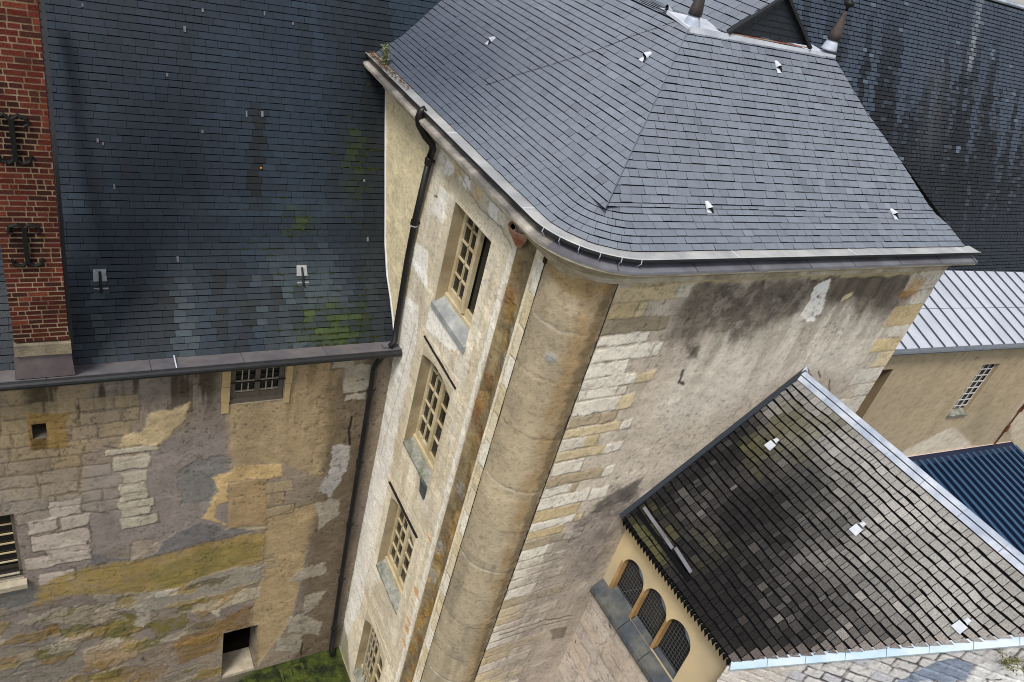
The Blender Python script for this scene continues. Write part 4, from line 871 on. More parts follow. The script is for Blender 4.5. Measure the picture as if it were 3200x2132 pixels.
# windows
def arch_z(w_, y):
    t = (y - w_['y0']) / (w_['y1'] - w_['y0']); return w_['zs'] + (w_['zc'] - w_['zs']) * (1 - (2 * t - 1) ** 2) * .98 - (0.0 if w_['zs'] == w_['zc'] else .0)
def pav_window(i, w_):
    ys = np.linspace(w_['y0'], w_['y1'], 17); X0, X1 = 5.0, 5.215
    colr = LWl.sample(w_['y0'] - .05, w_['zc'] + .05)
    # arch infill in the plane of the wall
    if w_['zs'] != w_['zc']:
        V = []; F = []; 
        for y in ys: V += [(X0, y, arch_z(w_, y)), (X0, y, w_['zc'] + .001)]
        for k in range(16): F.append((2 * k, 2 * k + 1, 2 * k + 3, 2 * k + 2))
        mk('arch_head', V, F, M['wall'], pav, np.tile(S(188, 174, 148), (len(V), 1)))
    b = MB()
    for k in range(16): b.add([(X0, ys[k], arch_z(w_, ys[k])), (X0, ys[k + 1], arch_z(w_, ys[k + 1])), (X1 + .05, ys[k + 1], arch_z(w_, ys[k + 1])), (X1 + .05, ys[k], arch_z(w_, ys[k]))], [(0, 1, 2, 3)])
    for y in (w_['y0'], w_['y1']): b.add([(X0, y, w_['zf']), (X1 + .05, y, w_['zf']), (X1 + .05, y, arch_z(w_, y)), (X0, y, arch_z(w_, y))], [(0, 1, 2, 3)])
    win = b.build('deep_window', mat('reveal_stone', tuple(S(168, 152, 122)), .92, .15, 0, .15, 6, .5, 34, .012, tuple(S(142, 126, 98))), pav)
    # timber frame
    fr = MB(); top = w_['zc'] - .02; yl, yr = w_['y1'] - .004, w_['y0'] + .004; mid = (yl + yr) / 2 + .02; zb = w_['zb']
    fr.box(X1 - .02, X1 + .03, yl - .075, yl, zb, top); fr.box(X1 - .02, X1 + .03, yr, yr + .075, zb, top)
    fr.box(X1 - .022, X1 + .032, yl, yr, zb, zb + .12); fr.box(X1 - .06, X1 + .03, yl, yr, zb - .10, zb - .005)
    if i == 0:
        fr.box(X1 - .045, X1 + .03, mid - .02, mid + .055, zb + .06, top); fr.box(X1 - .075, X1 + .0, mid - .095, mid - .03, zb + .04, top)
    else: fr.box(X1 - .035, X1 + .03, mid - .05, mid + .05, zb + .06, top)
    for y0_, y1_ in ((mid + .05, yl - .075), (yr + .075, mid - .05)):
        if i == 0 and y0_ < mid: continue
        ymid = (y0_ + y1_) / 2; fr.box(X1 - .012, X1 + .02, ymid - .013, ymid + .013, zb + .1, top)
        n = 5
        for k in range(1, n):
            z = zb + .12 + (top - zb - .12) * k / n; fr.box(X1 - .012, X1 + .02, y0_, y1_, z - .014, z + .014)
    fr.build('casement', M['cream'], win)
    g = MB(); g.box(X1 + .022, X1 + .03, yr, yl, zb, top); g.build('pane', M['glass'] if i else M['glass'], win)
    s = MB(); s.hexa([(4.985, w_['y0'] + .003, w_['zf'] - .05), (4.985, w_['y1'] - .003, w_['zf'] - .05), (X1 - .05, w_['y1'] - .003, w_['zf'] - .05), (X1 - .05, w_['y0'] + .003, w_['zf'] - .05),
                      (4.985, w_['y0'] + .003, w_['zf']), (4.985, w_['y1'] - .003, w_['zf']), (X1 - .05, w_['y1'] - .003, zb - .07), (X1 - .05, w_['y0'] + .003, zb - .07)])
    s.build('window_sill', M['sillzinc'] if i == 0 else M['stone_grey'], win)
    if i == 0:
        s = MB(); s.hexa([(4.96, 8.0, -6.28), (4.96, 9.31, -6.28), (5.0, 9.31, -6.24), (5.0, 8.0, -6.24), (4.965, 8.0, -6.18), (4.965, 9.31, -6.18), (5.0, 9.31, -6.165), (5.0, 8.0, -6.165)]); s.build('sill_nosing', M['sillzinc'], win)
    if i == 1:
        s = MB(); s.hexa([(4.965, 8.1, -9.52), (4.965, 8.3, -9.50), (4.99, 8.3, -9.50), (4.99, 8.1, -9.52), (4.95, 8.1, -9.2), (4.95, 8.34, -9.22), (4.99, 8.34, -9.22), (4.99, 8.1, -9.2)]); s.build('slate_patch', M['slatesill'], win)
    if i == 3:
        fr = MB()
        for y in (9.1, 8.95, 8.8): fr.tube([(5.1, y, w_['zf']), (5.1, y, w_['zc'])], .02, 8)
        fr.each('window_bar', M['palewood'], win)
    if i in (1, 2):      # iron relieving slot above the arch
        h0, h1 = ((9.33, -6.885), (7.97, -6.94)) if i == 1 else ((9.50, -10.46), (8.03, -10.42))
        s = MB(); s.bar((4.985, *h0), (4.985, *h1), (.02, 0, 0), (0, 0, .010)); s.build('iron_lintel', M['iron'], win)
    return win
WL = ['flat topped deep window with one leaf ajar and a grey zinc sill', 'segmental arched deep window with a dark slate patch below its sill', 'arched deep window with a lichen covered sill below the slate patch', 'lowest deep window with upright pale bars in front']
for i, w_ in enumerate(WIN): pav_window(i, w_)['label'] = WL[i]
# downpipe from the left gutter
dp = MB().tube([(4.66, 10.16, -3.33), (4.60, 10.17, -3.38), (4.585, 10.18, -3.48), (4.61, 10.18, -3.58), (4.74, 10.15, -3.76), (4.85, 10.13, -3.86), (4.895, 10.16, -3.95), (4.90, 10.22, -4.1)], [.05, .06, .062, .062, .06, .058, .056, .055], 12)
dp.tube([(4.90, 10.22, -4.08), (4.90, 10.33, -5.2), (4.90, 10.345, -6.0), (4.90, 10.28, -7.3), (4.88, 10.20, -7.6), (4.78, 10.15, -7.68)], .053, 12)
dpo = dp.build('downpipe', M['pipe'], pav, True)
b = MB()
for y, z in ((10.235, -4.18), (10.34, -5.3)): b.tube([(4.90, y, z + .05), (4.90, y, z - .05)], .066, 12); b.box(4.90, 5.0, y - .02, y + .02, z - .02, z + .02)
b.each('pipe_collar', M['pipe'], dpo, False, 2)
b = MB(); b.tube([(4.90, 10.335, -5.335), (4.90, 10.336, -5.348)], .067, 12); b.build('pipe_ring', M['lead_blue'], dpo)
# white fillet where the side wall meets the wing's slates
b = MB()
for p, q in zip(WPR[:-2], WPR[1:-1]): b.bar((4.985, p[0] - .02, p[1] + .03), (4.985, q[0] - .02, q[1] + .03), (.012, 0, 0), (0, -.012, .006))
b.build('wall_fillet', mat('lime_fillet', tuple(S(206, 206, 210)), .8, .3, 0, .15, 12, .3), pav)
# roof vents: lead patch and hooded opening
def vent(surf, u, d, side):
    p0 = surf(u, d); du = (surf(u + .01, d) - p0) / .01; dd = surf(u, d + .01) - p0; dd /= np.linalg.norm(dd); n = np.cross(du, dd); n /= np.linalg.norm(n)
    q = lambda a, c, h: p0 + du * a + dd * c + n * h
    b = MB(); b.hexa([q(-.04, -.11, .012), q(.05, -.11, .012), q(.012, -.03, .012), q(-.04, -.03, .012), q(-.04, -.11, .017), q(.05, -.11, .017), q(.012, -.03, .017), q(-.04, -.03, .017)])
    o = b.build('roof_vent', M['lead_light'], pav)
    n_ = 9; V = []; F = []
    for k in range(n_): a = math.pi * k / (n_ - 1); V.append(q(.045 * math.cos(a), -.03, .012 + .07 * math.sin(a)))
    for k in range(n_): a = math.pi * k / (n_ - 1); V.append(q(-.012 + .03 * math.cos(a), .075, .012 + .015 * math.sin(a)))
    for k in range(n_ - 1): F.append((k, k + 1, n_ + k + 1, n_ + k))
    mk('vent_hood', V, F, M['lead_light'], o)
    V = [q(.002 + .043 * math.cos(math.pi * k / 8), -.027, .013 + .066 * math.sin(math.pi * k / 8)) for k in range(9)]; mk('vent_opening', V, [tuple(range(9))], M['black'], o)
    b = MB(); b.hexa([q(.01, -.03, .012), q(.05, -.05, .012), q(.06, -.10, .012), q(.02, -.05, .012), q(.01, -.03, .05), q(.048, -.05, .04), q(.06, -.10, .018), q(.02, -.05, .04)]); b.build('vent_cheek', M['iron'], o)
for u_, d_ in [(6.949, 0.515), (10.745, 0.488), (8.874, 2.078)]: vent(fsurf, u_, d_, 0)
for d_, y_ in [(1.174, 11.039), (1.984, 8.228), (2.632, 8.9)]: vent(lsurf, -y_, d_, 1)

# ================================================================== TILED CHAPEL
cha = thing('tiled_chapel', 'low chapel with mossy dark stone tiled roof and three small arched leaded windows', 'building', (9.0, 4.0, -17.0))
CS = math.hypot(2.68, 2.64); CX, CZ = 2.68 / CS, 2.64 / CS
def csf(u, d):
    u, d = np.broadcast_arrays(np.asarray(u, float), np.asarray(d, float))
    wv = (fbm(u * 1.1, d * .9, 71, 3) - .5) * .07 + (fbm(u * 4.5, d * 3, 72, 2) - .5) * .03
    sag = (fbm(u * .9 + 5, d * .9, 75, 3) - .5) * .05
    dd = np.clip(d + wv * np.clip(d / .3, 0, 1) * np.clip((3.7 - d) / .3, 0, 1), -.2, CS)
    return np.stack([7.53 + dd * CX - sag * .7, -u, -8.41 + dd * CZ + sag * .7], -1)
def chcol(P, u, d, r):
    n = len(P); c = np.tile(S(98, 93, 89), (n, 1)); y = -u
    c = c * (.55 + .9 * r)[:, None]
    pale = r > .93; c[pale] = S(150, 142, 134)
    k = fbm(y * .8, d * .8, 81, 4)
    up = sstep(1.2, 3.4, d + (3.6 - y) * .35)
    c = lerpc(c, S(178, 173, 164), up * .7)
    # black weathering from eaves and along the pavilion wall, dark diagonal drift
    c = lerpc(c, S(34, 32, 30), sstep(.9, .2, d + (k - .5) * 1.2) * .75)
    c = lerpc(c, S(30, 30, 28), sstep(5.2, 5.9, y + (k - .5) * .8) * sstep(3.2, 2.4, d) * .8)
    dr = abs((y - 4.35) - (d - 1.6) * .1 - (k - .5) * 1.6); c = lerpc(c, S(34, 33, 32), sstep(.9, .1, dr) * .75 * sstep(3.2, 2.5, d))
    k2 = fbm(y * 2.2, d * 2.2, 87, 5); k3 = fbm(y * .55 + d * .35, d * .5, 89, 3)
    mz = sstep(3.0, 1.1, d + (k2 - .5) * 2.4 + (k3 - .5) * 1.6 - .28 * (y - 3.5)) * (.45 + .75 * vnoise(r * 517, d * 8, 4)); c = lerpc(c, S(32, 30, 29), np.clip(mz, 0, .9) * .85)
    c = lerpc(c, S(94, 90, 58), sstep(.45, .65, fbm(y * 1.3, d * 1.3, 83, 4)) * sstep(4.3, 5.2, y) * .65)
    c = lerpc(c, S(160, 144, 134), sstep(.2, .05, (y - yg(7.53 + d * CX))) * .35)
    c = c * (.75 + .5 * fbm(y * 3, d * 3, 85, 4))[:, None]; return c * np.array([.86, .88, .91])
def yg(x): return 3.24 - (x - 7.54) * .8326
rng = random.Random(31)
crs = np.linspace(0, 3.62, 28)
crs = crs + np.array([0] + [(rng.random() - .5) * .02 for _ in crs[1:]])
V, F, fm, C = pieces(csf, crs, lambda d: -6.03, lambda d: -yg(7.53 + d * CX), .112, chcol, rng, .008, .027, .022, .004, .5, .04, .009)
tr = mk('tiled_roof', V, F, [M['tile'], M['gap']], cha, C, fm)
b = MB(); b.add([(7.55, 6.04, -8.47), (7.55, 3.24, -8.47), (10.21, 1.02, -5.85), (10.21, 6.04, -5.85)], [(0, 1, 2, 3)])
b.add([(10.21, 6.04, -5.85), (10.21, 1.02, -5.85), (12.6, -1.0, -8.2), (12.6, 6.04, -8.2)], [(0, 1, 2, 3)]); b.build('rear_slope', M['tile'] if False else mat('roof_lining', tuple(S(70, 66, 60)), .9, .2, 0, .3, 6, .5), cha)
# ridge lead: apron on the near slope, roll, apron on the far slope
b = MB(); y = 6.03; r = random.Random(2)
e = np.array([CX, 0, CZ]); nn = np.array([-CZ, 0, CX]); P0 = np.array([7.53, 0, -8.41])
while y > 1.35:
    y2 = max(y - .62, 1.2); q = lambda d, yy, h: P0 + e * d + nn * h + np.array([0, yy, 0])
    b.hexa([q(3.60, y, .02), q(3.60, y2 + .008, .02), q(3.685, y2 + .008, .03), q(3.685, y, .03), q(3.60, y, .035), q(3.60, y2 + .008, .035), q(3.685, y2 + .008, .045), q(3.685, y, .045)])
    b.hexa([q(3.70, y, .03), q(3.70, y2 + .004, .03), q(3.79, y2 + .004, .03), q(3.79, y, .03), q(3.70, y, .055), q(3.70, y2 + .004, .055), q(3.78, y2 + .004, .05), q(3.78, y, .05)])
    y = y2
b.hexa([(10.2, 6.03, -5.79), (10.2, 1.1, -5.79), (10.45, 1.1, -6.02), (10.45, 6.03, -6.02), (10.2, 6.03, -5.73), (10.2, 1.1, -5.73), (10.45, 1.1, -5.97), (10.45, 6.03, -5.97)])
b.build('ridge_lead', M['lead_blue'], cha)
b = MB(); q = lambda d, yy, h: P0 + e * d + nn * h + np.array([0, yy, 0])
b.hexa([q(-.05, 5.985, .02), q(3.8, 5.985, .02), q(3.8, 6.045, .02), q(-.05, 6.045, .02), q(-.05, 5.99, .035), q(3.8, 5.99, .035), q(3.8, 6.045, .09), q(-.05, 6.045, .09)]); b.build('wall_flashing', M['slatesill'] if False else mat('dark_flashing', tuple(S(30, 36, 44)), .6, .4, 0, .25, 8, .2, 20), cha)
b = MB(); b.hexa([(10.1, 6.02, -5.80), (10.55, 6.02, -6.15), (10.55, 5.6, -6.15), (10.3, 5.9, -5.9), (10.2, 6.045, -5.62), (10.5, 6.045, -6.0), (10.5, 5.62, -6.1), (10.3, 5.92, -5.86)]); b.build('ridge_end', M['lead_blue'], cha)
# dark pointed tile noses along the eave
b = MB(); y = 5.98; r = random.Random(6)
while y > 3.3:
    b.hexa([(7.60, y, -8.52), (7.60, y - .05, -8.52), (7.72, y - .05, -8.50), (7.72, y, -8.50), (7.50, y + .0, -8.44), (7.50, y - .055, -8.44), (7.72, y - .055, -8.40), (7.72, y, -8.40)])
    b.add([(7.47, y, -8.43), (7.47, y - .06, -8.43), (7.54, y - .03, -8.58 - .03 * r.random()), (7.62, y - .03, -8.42)], [(0, 1, 2), (1, 3, 2), (3, 0, 2), (0, 3, 1)])
    y -= .083
b.build('eave_tiles', M['gap'], cha)
# snow rail with dark trough
b = MB()
for y0_, y1_ in ((5.86, 5.02), (5.0, 4.55)): b.bar(q(.34, y0_, .11), q(.30, y1_, .11), e * .028, nn * .010)
sr = b.build('snow_rail', M['lead'], cha)
b = MB(); b.bar(q(.22, 5.9, .05), q(.2, 4.5, .05), e * .035, nn * .012)
for y_ in (5.8, 5.2, 4.6): b.bar(q(.32, y_, .03), q(.32, y_, .11), np.array([0, .012, 0]), e * .012)
b.build('rail_trough', M['gap'], sr)
for (x_, y_) in [(9.339, 5.389), (9.338, 3.606), (9.366, 1.93)]:
    d_ = (x_ - 7.53) / CX; b = MB(); Q = lambda a, c, h: q(d_ + c, y_ + a, h)
    b.hexa([Q(-.065, -.09, .03), Q(.065, -.09, .03), Q(.06, .04, .035), Q(-.06, .04, .035), Q(-.065, -.09, .04), Q(.065, -.09, .04), Q(.06, .04, .045), Q(-.06, .04, .045)])
    o = b.build('roof_vent', M['lead_light'], cha)
    n_ = 9; V = [Q(.04 * math.cos(math.pi * k / 8), .06, .04 + .055 * math.sin(math.pi * k / 8)) for k in range(n_)] + [Q(.03 * math.cos(math.pi * k / 8), .135, .04 + .015 * math.sin(math.pi * k / 8)) for k in range(n_)]
    mk('vent_hood', V, [(k, k + 1, n_ + k + 1, n_ + k) for k in range(8)] + [tuple(range(n_, 2 * n_))], M['lead_light'], o)
    mk('vent_opening', [Q(.036 * math.cos(math.pi * k / 8), .064, .04 + .05 * math.sin(math.pi * k / 8)) for k in range(9)], [tuple(range(9))], M['black'], o)
# arcaded wall
AX = 7.75
arches = [(5.22, 5.80, -10.14, -9.12), (4.59, 5.17, -10.10, -9.10), (3.97, 4.55, -10.06, -9.08)]
def arch_poly(a, n=14):
    y0_, y1_, z0_, z1_ = a; rr = (y1_ - y0_) / 2; c = (y0_ + y1_) / 2; zs = z1_ - rr * 1.05
    return [(y0_, z0_)] + [(c - rr * math.cos(t), zs + rr * 1.05 * math.sin(t)) for t in np.linspace(0, math.pi, n)] + [(y1_, z0_)]
outer = [(3.07, -10.25), (6.05, -10.25), (6.05, -8.25), (3.07, -8.25)]
loops = [outer] + [arch_poly(a) for a in arches]
tri = tessellate_polygon([[Vector((p[0], p[1], 0)) for p in L] for L in loops]); flat = sum(loops, [])
M['cwall'] = mat('cream_render', tuple(S(206, 184, 142)), .92, .15, 0, .07, 2.5, .2, 40, .008, tuple(S(190, 172, 140)))
cw = mk('rendered_wall', [(AX, p[0], p[1]) for p in flat], [tuple(t) for t in tri], M['cwall'], cha)
for i, a in enumerate(arches):
    P_ = arch_poly(a); b = MB()
    for p, r_ in zip(P_[:-1], P_[1:]): b.add([(AX, *p), (AX, *r_), (AX + .13, *r_), (AX + .13, *p)], [(0, 1, 2, 3)])
    b.add([(AX - .012, a[1] + .005, a[2]), (AX + .13, a[1] - .002, a[2]), (AX + .13, a[1] - .002, a[3] - .28), (AX - .012, a[1] + .005, a[3] - .28), (AX - .012, a[1] + .05, a[2]), (AX + .13, a[1] + .05, a[2]), (AX + .13, a[1] + .05, a[3] - .28), (AX - .012, a[1] + .04, a[3] - .24)], [(0, 1, 2, 3), (0, 3, 7, 4)])
    aw = b.build('arched_window', M['ochre'], cha)
    mk('pane', [(AX + .11, *p) for p in P_], [tuple(range(len(P_)))], M['glass'], aw)
    g = MB(); y0_, y1_, z0_, z1_ = a; rr = (y1_ - y0_) / 2; c = (y0_ + y1_) / 2; zs = z1_ - rr * 1.05
    def ztop(y): t = min(1, abs(y - c) / rr); return zs + rr * 1.05 * math.sqrt(max(0, 1 - t * t))
    for k in range(1, 9):
        y_ = y0_ + (y1_ - y0_) * k / 9; g.bar((AX + .105, y_, z0_), (AX + .105, y_, ztop(y_)), (.002, 0, 0), (0, .0028, 0))
    z = z0_ + .06
    while z < z1_ - .03:
        hw = rr if z < zs else rr * math.sqrt(max(0, 1 - ((z - zs) / (rr * 1.05)) ** 2)); g.bar((AX + .105, c - hw, z), (AX + .105, c + hw, z), (.002, 0, 0), (0, 0, .0028)); z += .075
    if i == 0:
        for s_ in ((.15, .9), (.45, .3)): g.tube([(AX + .10, y1_ - s_[0], z0_ + .1), (AX + .10, y0_ + .06, z0_ + .75 * s_[1])], .006, 6)
    g.build('lead_grid', mat('came_lead', tuple(S(92, 92, 92)), .6, .4, 0, .2, 20, 0), aw)
    V = []; n_ = 12
    for k in range(n_ + 1):
        t = math.pi * (.02 + .62 * k / n_); wv = .13 * math.sin(math.pi * k / n_) + .004
        V += [(AX + .03, c - (rr - .004) * math.cos(t), zs + (rr * 1.05 - .004) * math.sin(t)), (AX + .05, c - (rr - wv) * math.cos(t), zs + (rr * 1.05 - wv) * math.sin(t))]
    mk('arch_glint', V, [(2 * k, 2 * k + 2, 2 * k + 3, 2 * k + 1) for k in range(n_)], mat('arch_glint', tuple(S(116, 128, 140)), .5, .5, .1, .25, 12, .2), aw)  # crescent plate coloured as light reflecting on the pane
# big dark sloping sill and rough stones below
b = MB(); y = 6.03; r = random.Random(1)
pr = [(7.89, -10.02), (7.76, -10.10), (7.62, -10.20), (7.56, -10.27), (7.545, -10.34), (7.57, -10.40), (7.70, -10.44), (7.89, -10.44)]
for (ya, yb) in ((6.04, 5.17), (5.155, 4.55), (4.535, 3.6), (3.585, 3.20)):
    V = [(x, ya, z + .004 * r.random()) for x, z in pr] + [(x, yb, z) for x, z in pr]; n_ = len(pr)
    b.add(V, [(k, (k + 1) % n_, n_ + (k + 1) % n_, n_ + k) for k in range(n_)] + [tuple(range(n_))[::-1], tuple(range(n_, 2 * n_))])
b.build('window_sill', M['slatesill'], cha, False)
LC = Wall(3.15, 6.05, -17, -10.38, .024)
LC.base(S(190, 176, 158), .2, 1.2, S(176, 164, 150), 503)
r = random.Random(3)
for k in range(22):
    z1 = -10.45 - k * .3; u = 2.9
    while u < 6.0: wd = .35 + .4 * r.random(); LC.stone(u, u + wd, z1 - .28, z1, [S(198, 186, 168), S(184, 172, 156), S(192, 174, 150)][int(r.random() * 3)], .5, .05, S(110, 98, 84), .3, .004); u += wd
for k in range(34):
    u_, z_ = 3 + 3 * r.random(), -10.5 - 3.2 * r.random(); LC.blob([(u_, z_), (u_ + .03 + .04 * r.random(), z_ + .06), (u_ + .02, z_ - .05)], S(44, 36, 32), .95, .012, .03, 8, 0, 5, -.03)
for k in range(12):
    u_, z_ = 3 + 3 * r.random(), -10.5 - 3 * r.random(); LC.crack([(u_, z_), (u_ + .15 * (r.random() - .5), z_ - .2), (u_ + .2, z_ - .3)], .008, S(110, 98, 86))
LC.blob([(4.6, -12.2), (5.0, -12.0), (5.0, -13), (4.6, -13)], S(196, 164, 110), .6, .1, .1)
LC.weather(960, (1.04, 1.04, 1.08), .25, .5, .3, (110, 100, 88))
LC.build('rubble_wall', lambda u, z, h: np.stack([7.66 - h * .8, u, z], 1), M['wall'], cha)
# skewed gable end: ashlar wall under a lead coping
ge = np.array([.7685, -.6398]); gn = np.array([-.6398, -.7685])
GW = Wall(-.05, 4.2, -10.5, -4.6, .016)
GW.base(S(214, 211, 207), .08, 1.2, S(190, 188, 190), 603)
r = random.Random(5)
for k in range(44):
    z1 = -4.6 - k * .17; u = -.1 - .2 * r.random()
    while u < 4.2: wd = .22 + .10 * r.random(); GW.stone(u, u + wd, z1 - .168, z1, [S(206, 202, 198), S(194, 192, 196), S(212, 208, 202)][int(r.random() * 3)], .8, .012, S(92, 86, 86), .9, .004); u += wd
GW.blob([(-.1, -8.3), (.75, -7.7), (.75, -8.2), (.5, -10), (-.1, -10)], S(212, 202, 190), .9, .08, .08, 4, .2)
GW.blob([(2.183, -7.153), (2.297, -7.019), (2.595, -6.96), (2.638, -7.329), (2.204, -7.583)] + [(1.6, -8.6)], S(134, 144, 160), 1, .015, .02, 4, 0, 4, 0, .03)
GW.blob([(2.644, -7.325), (2.607, -6.966), (2.762, -6.823), (2.959, -6.61), (3.225, -6.984)] + [(3.6, -8.6), (2.2, -8.8)], S(226, 224, 220), 1, .02, .04, 4, 0, 4, 0, .03)
for P_ in ([(2.938, -6.914), (2.987, -6.941), (2.993, -6.98), (2.953, -6.961)], [(2.888, -7.082), (2.968, -7.022), (2.978, -7.051), (2.904, -7.095)], [(2.827, -7.133), (2.842, -7.131), (2.87, -7.193)]): GW.blob(P_, S(56, 34, 30), .9, .01, .015)
GW.weather(970, (.92, .92, .93), .12, .5, .2, (130, 122, 114))
def gplace(u, z, h):
    zt = -8.45 + u * .7685 * .985; z2 = np.minimum(z, zt - .02); return np.stack([7.52 + u * ge[0] + (h) * gn[0], 3.235 + u * ge[1] + h * gn[1], z2], 1)
GW.build('gable_wall', gplace, M['wall'], cha)
b = MB(); b.add([gplace(np.array([u_]), np.array([z_]), np.array([0.]))[0] for u_, z_ in ((-.05, -17), (4.2, -17), (4.2, -10.5), (-.05, -10.5))], [(0, 1, 2, 3)]); b.build('gable_base', M['stone'], cha)
b = MB(); n_ = 9
for k in range(n_):
    u0_, u1_ = -.02 + 3.6 * k / n_, -.02 + 3.6 * (k + 1) / n_ - .006
    def cp(u_, o_, h_): return (7.52 + u_ * ge[0] + gn[0] * o_, 3.235 + u_ * ge[1] + gn[1] * o_, -8.45 + u_ * .757 + h_)
    b.hexa([cp(u0_, -.05, .0), cp(u1_, -.05, .0), cp(u1_, .06, -.06), cp(u0_, .06, -.06), cp(u0_, -.05, .05), cp(u1_, -.05, .05), cp(u1_, .07, -.02), cp(u0_, .07, -.02)])
cpo = b.build('gable_coping', mat('sky_blue_lead', tuple(S(160, 190, 208)), .5, .5, 0, .15, 3, .1, 18, .006, tuple(S(206, 212, 218))), cha)
b = MB(); b.bar(cp(0, -.055, .035), cp(3.6, -.055, .035), (0, .008, .0), (0, 0, .02)); b.build('coping_shadow_gap', M['gap'], cpo)

# ================================================================== BEIGE ANNEX with zinc roof
ann = thing('beige_annex', 'beige rendered annex with pale standing seam zinc roof and one narrow slit window', 'building', (20.0, 9.0, -17.0))
t_ = math.radians(-4.3); ae = np.array([math.cos(t_), math.sin(t_)]); an_ = np.array([math.sin(t_), -math.cos(t_)])      # along, outward
A0 = np.array([12.5, 9.15])
def ap(s, o, z): return (A0[0] + ae[0] * s + an_[0] * o, A0[1] + ae[1] * s + an_[1] * o, z)
sw = [(9.91, -8.704), (10.712, -8.7), (9.993, -10.275), (11.071, -10.548)]
wl0, wl1, wz1, wz0 = sw[0][0] + .0, sw[1][0], sw[0][1], sw[2][1] - .05
AWl = Wall(3.0, 17.5, -17.0, -7.95, .07, (5.98, wl0, wl1), (-8.64, wz0 - .28, wz1))
AWl.base(S(172, 154, 124), .05, .5, S(166, 149, 121), 703)
AWl.blob([(8.762, -12.043), (10.485, -11.147), (10.988, -11.295), (12.412, -12.111), (13.265, -12.42)] + [(14, -12.6), (8, -12.6)], S(204, 190, 168), .95, .05, .05)
AWl.blob([(11.03, -11.3), (12.479, -12.052), (12.772, -11.885), (11.58, -9.931), (11.087, -9.892), (11.375, -10.957)], S(142, 128, 104), .5, .2, .15)
AWl.blob([(9.463, -9.709), (9.669, -9.783), (9.692, -10.729), (9.754, -11.41), (9.539, -11.324)], S(140, 122, 96), .45, .12, .1)
AWl.blob([(13.58, -11.176), (13.411, -10.01), (16.682, -13.221), (14.974, -12.422)], S(196, 182, 156), .8, .08, .1)
AWl.blob([(9.291, -8.371), (9.437, -8.432), (9.415, -8.468), (9.32, -8.426)], S(30, 26, 22), 1, .01, .01)
AWl.streaks(5.9, 16.5, -12.5, -8, S(150, 132, 104), .35, 1.5, 22)
AWl.weather(950, (1.16, 1.17, 1.20), .05, .0, .1, (130, 114, 92))
AWl.hole(3.0, 5.98, -17.0, -8.64); AWl.hole(wl0, wl1, wz0 - .28, wz1)
AWl.build('rendered_wall', lambda u, z, h: np.stack([A0[0] + ae[0] * u + an_[0] * h * .3, A0[1] + ae[1] * u + an_[1] * h * .3, z], 1), M['plaster'], ann)
b = MB(); b.add([ap(3, -.3, -17), ap(5.98, -.3, -17), ap(5.98, -.3, -8.64), ap(3, -.3, -8.64)], [(0, 1, 2, 3)]); b.add([ap(5.98, 0, -17), ap(5.98, -.3, -17), ap(5.98, -.3, -8.64), ap(5.98, 0, -8.64)], [(0, 1, 2, 3)]); b.add([ap(3, 0, -8.64), ap(5.98, 0, -8.64), ap(5.98, -.3, -8.64), ap(3, -.3, -8.64)], [(0, 1, 2, 3)])
b.build('wall_recess', mat('recess_render', tuple(S(128, 112, 88)), .9, .2, 0, .1, 4, .2), ann)  # shade of the recess is put into this darker copy of the render
b = MB()
for s_ in (wl0, wl1): b.add([ap(s_, 0, wz0 - .28), ap(s_, -.4, wz0 - .28), ap(s_, -.4, wz1), ap(s_, 0, wz1)], [(0, 1, 2, 3)])
b.add([ap(wl0, 0, wz1), ap(wl1, 0, wz1), ap(wl1, -.4, wz1), ap(wl0, -.4, wz1)], [(0, 1, 2, 3)])
slw = b.build('slit_window', mat('slit_reveal', tuple(S(160, 142, 112)), .9, .2, 0, .1, 5, .2), ann)
b = MB(); b.add([ap(wl0, -.13, wz0 - .1), ap(wl1, -.13, wz0 - .1), ap(wl1, -.13, wz1), ap(wl0, -.13, wz1)], [(0, 1, 2, 3)]); b.build('pane', M['glass'], slw)
b = MB(); n_ = 7
for k in range(4): s_ = wl0 + .02 + (wl1 - wl0 - .04) * k / 3; b.bar(ap(s_, -.10, wz0 - .1), ap(s_, -.10, wz1), np.array([ae[0], ae[1], 0]) * .012, np.array([an_[0], an_[1], 0]) * .01)
for k in range(n_ + 1): z = wz0 - .02 + (wz1 - wz0) * k / n_; b.bar(ap(wl0, -.10, z), ap(wl1, -.10, z), (0, 0, .014), np.array([an_[0], an_[1], 0]) * .01)
b.build('glazing_bars', mat('white_bars', tuple(S(206, 200, 196)), .6, .3, 0, .1, 10, 0), slw)
b = MB(); b.hexa([ap(wl0 - .02, .06, wz0 - .34), ap(wl1 + .1, .06, wz0 - .34), ap(wl1 + .02, -.4, wz0 - .34), ap(wl0, -.4, wz0 - .34), ap(wl0 - .02, .06, wz0 - .27), ap(wl1 + .1, .06, wz0 - .27), ap(wl1, -.4, wz0 - .06), ap(wl0, -.4, wz0 - .06)]); b.build('window_sill', M['stone_grey'], slw)
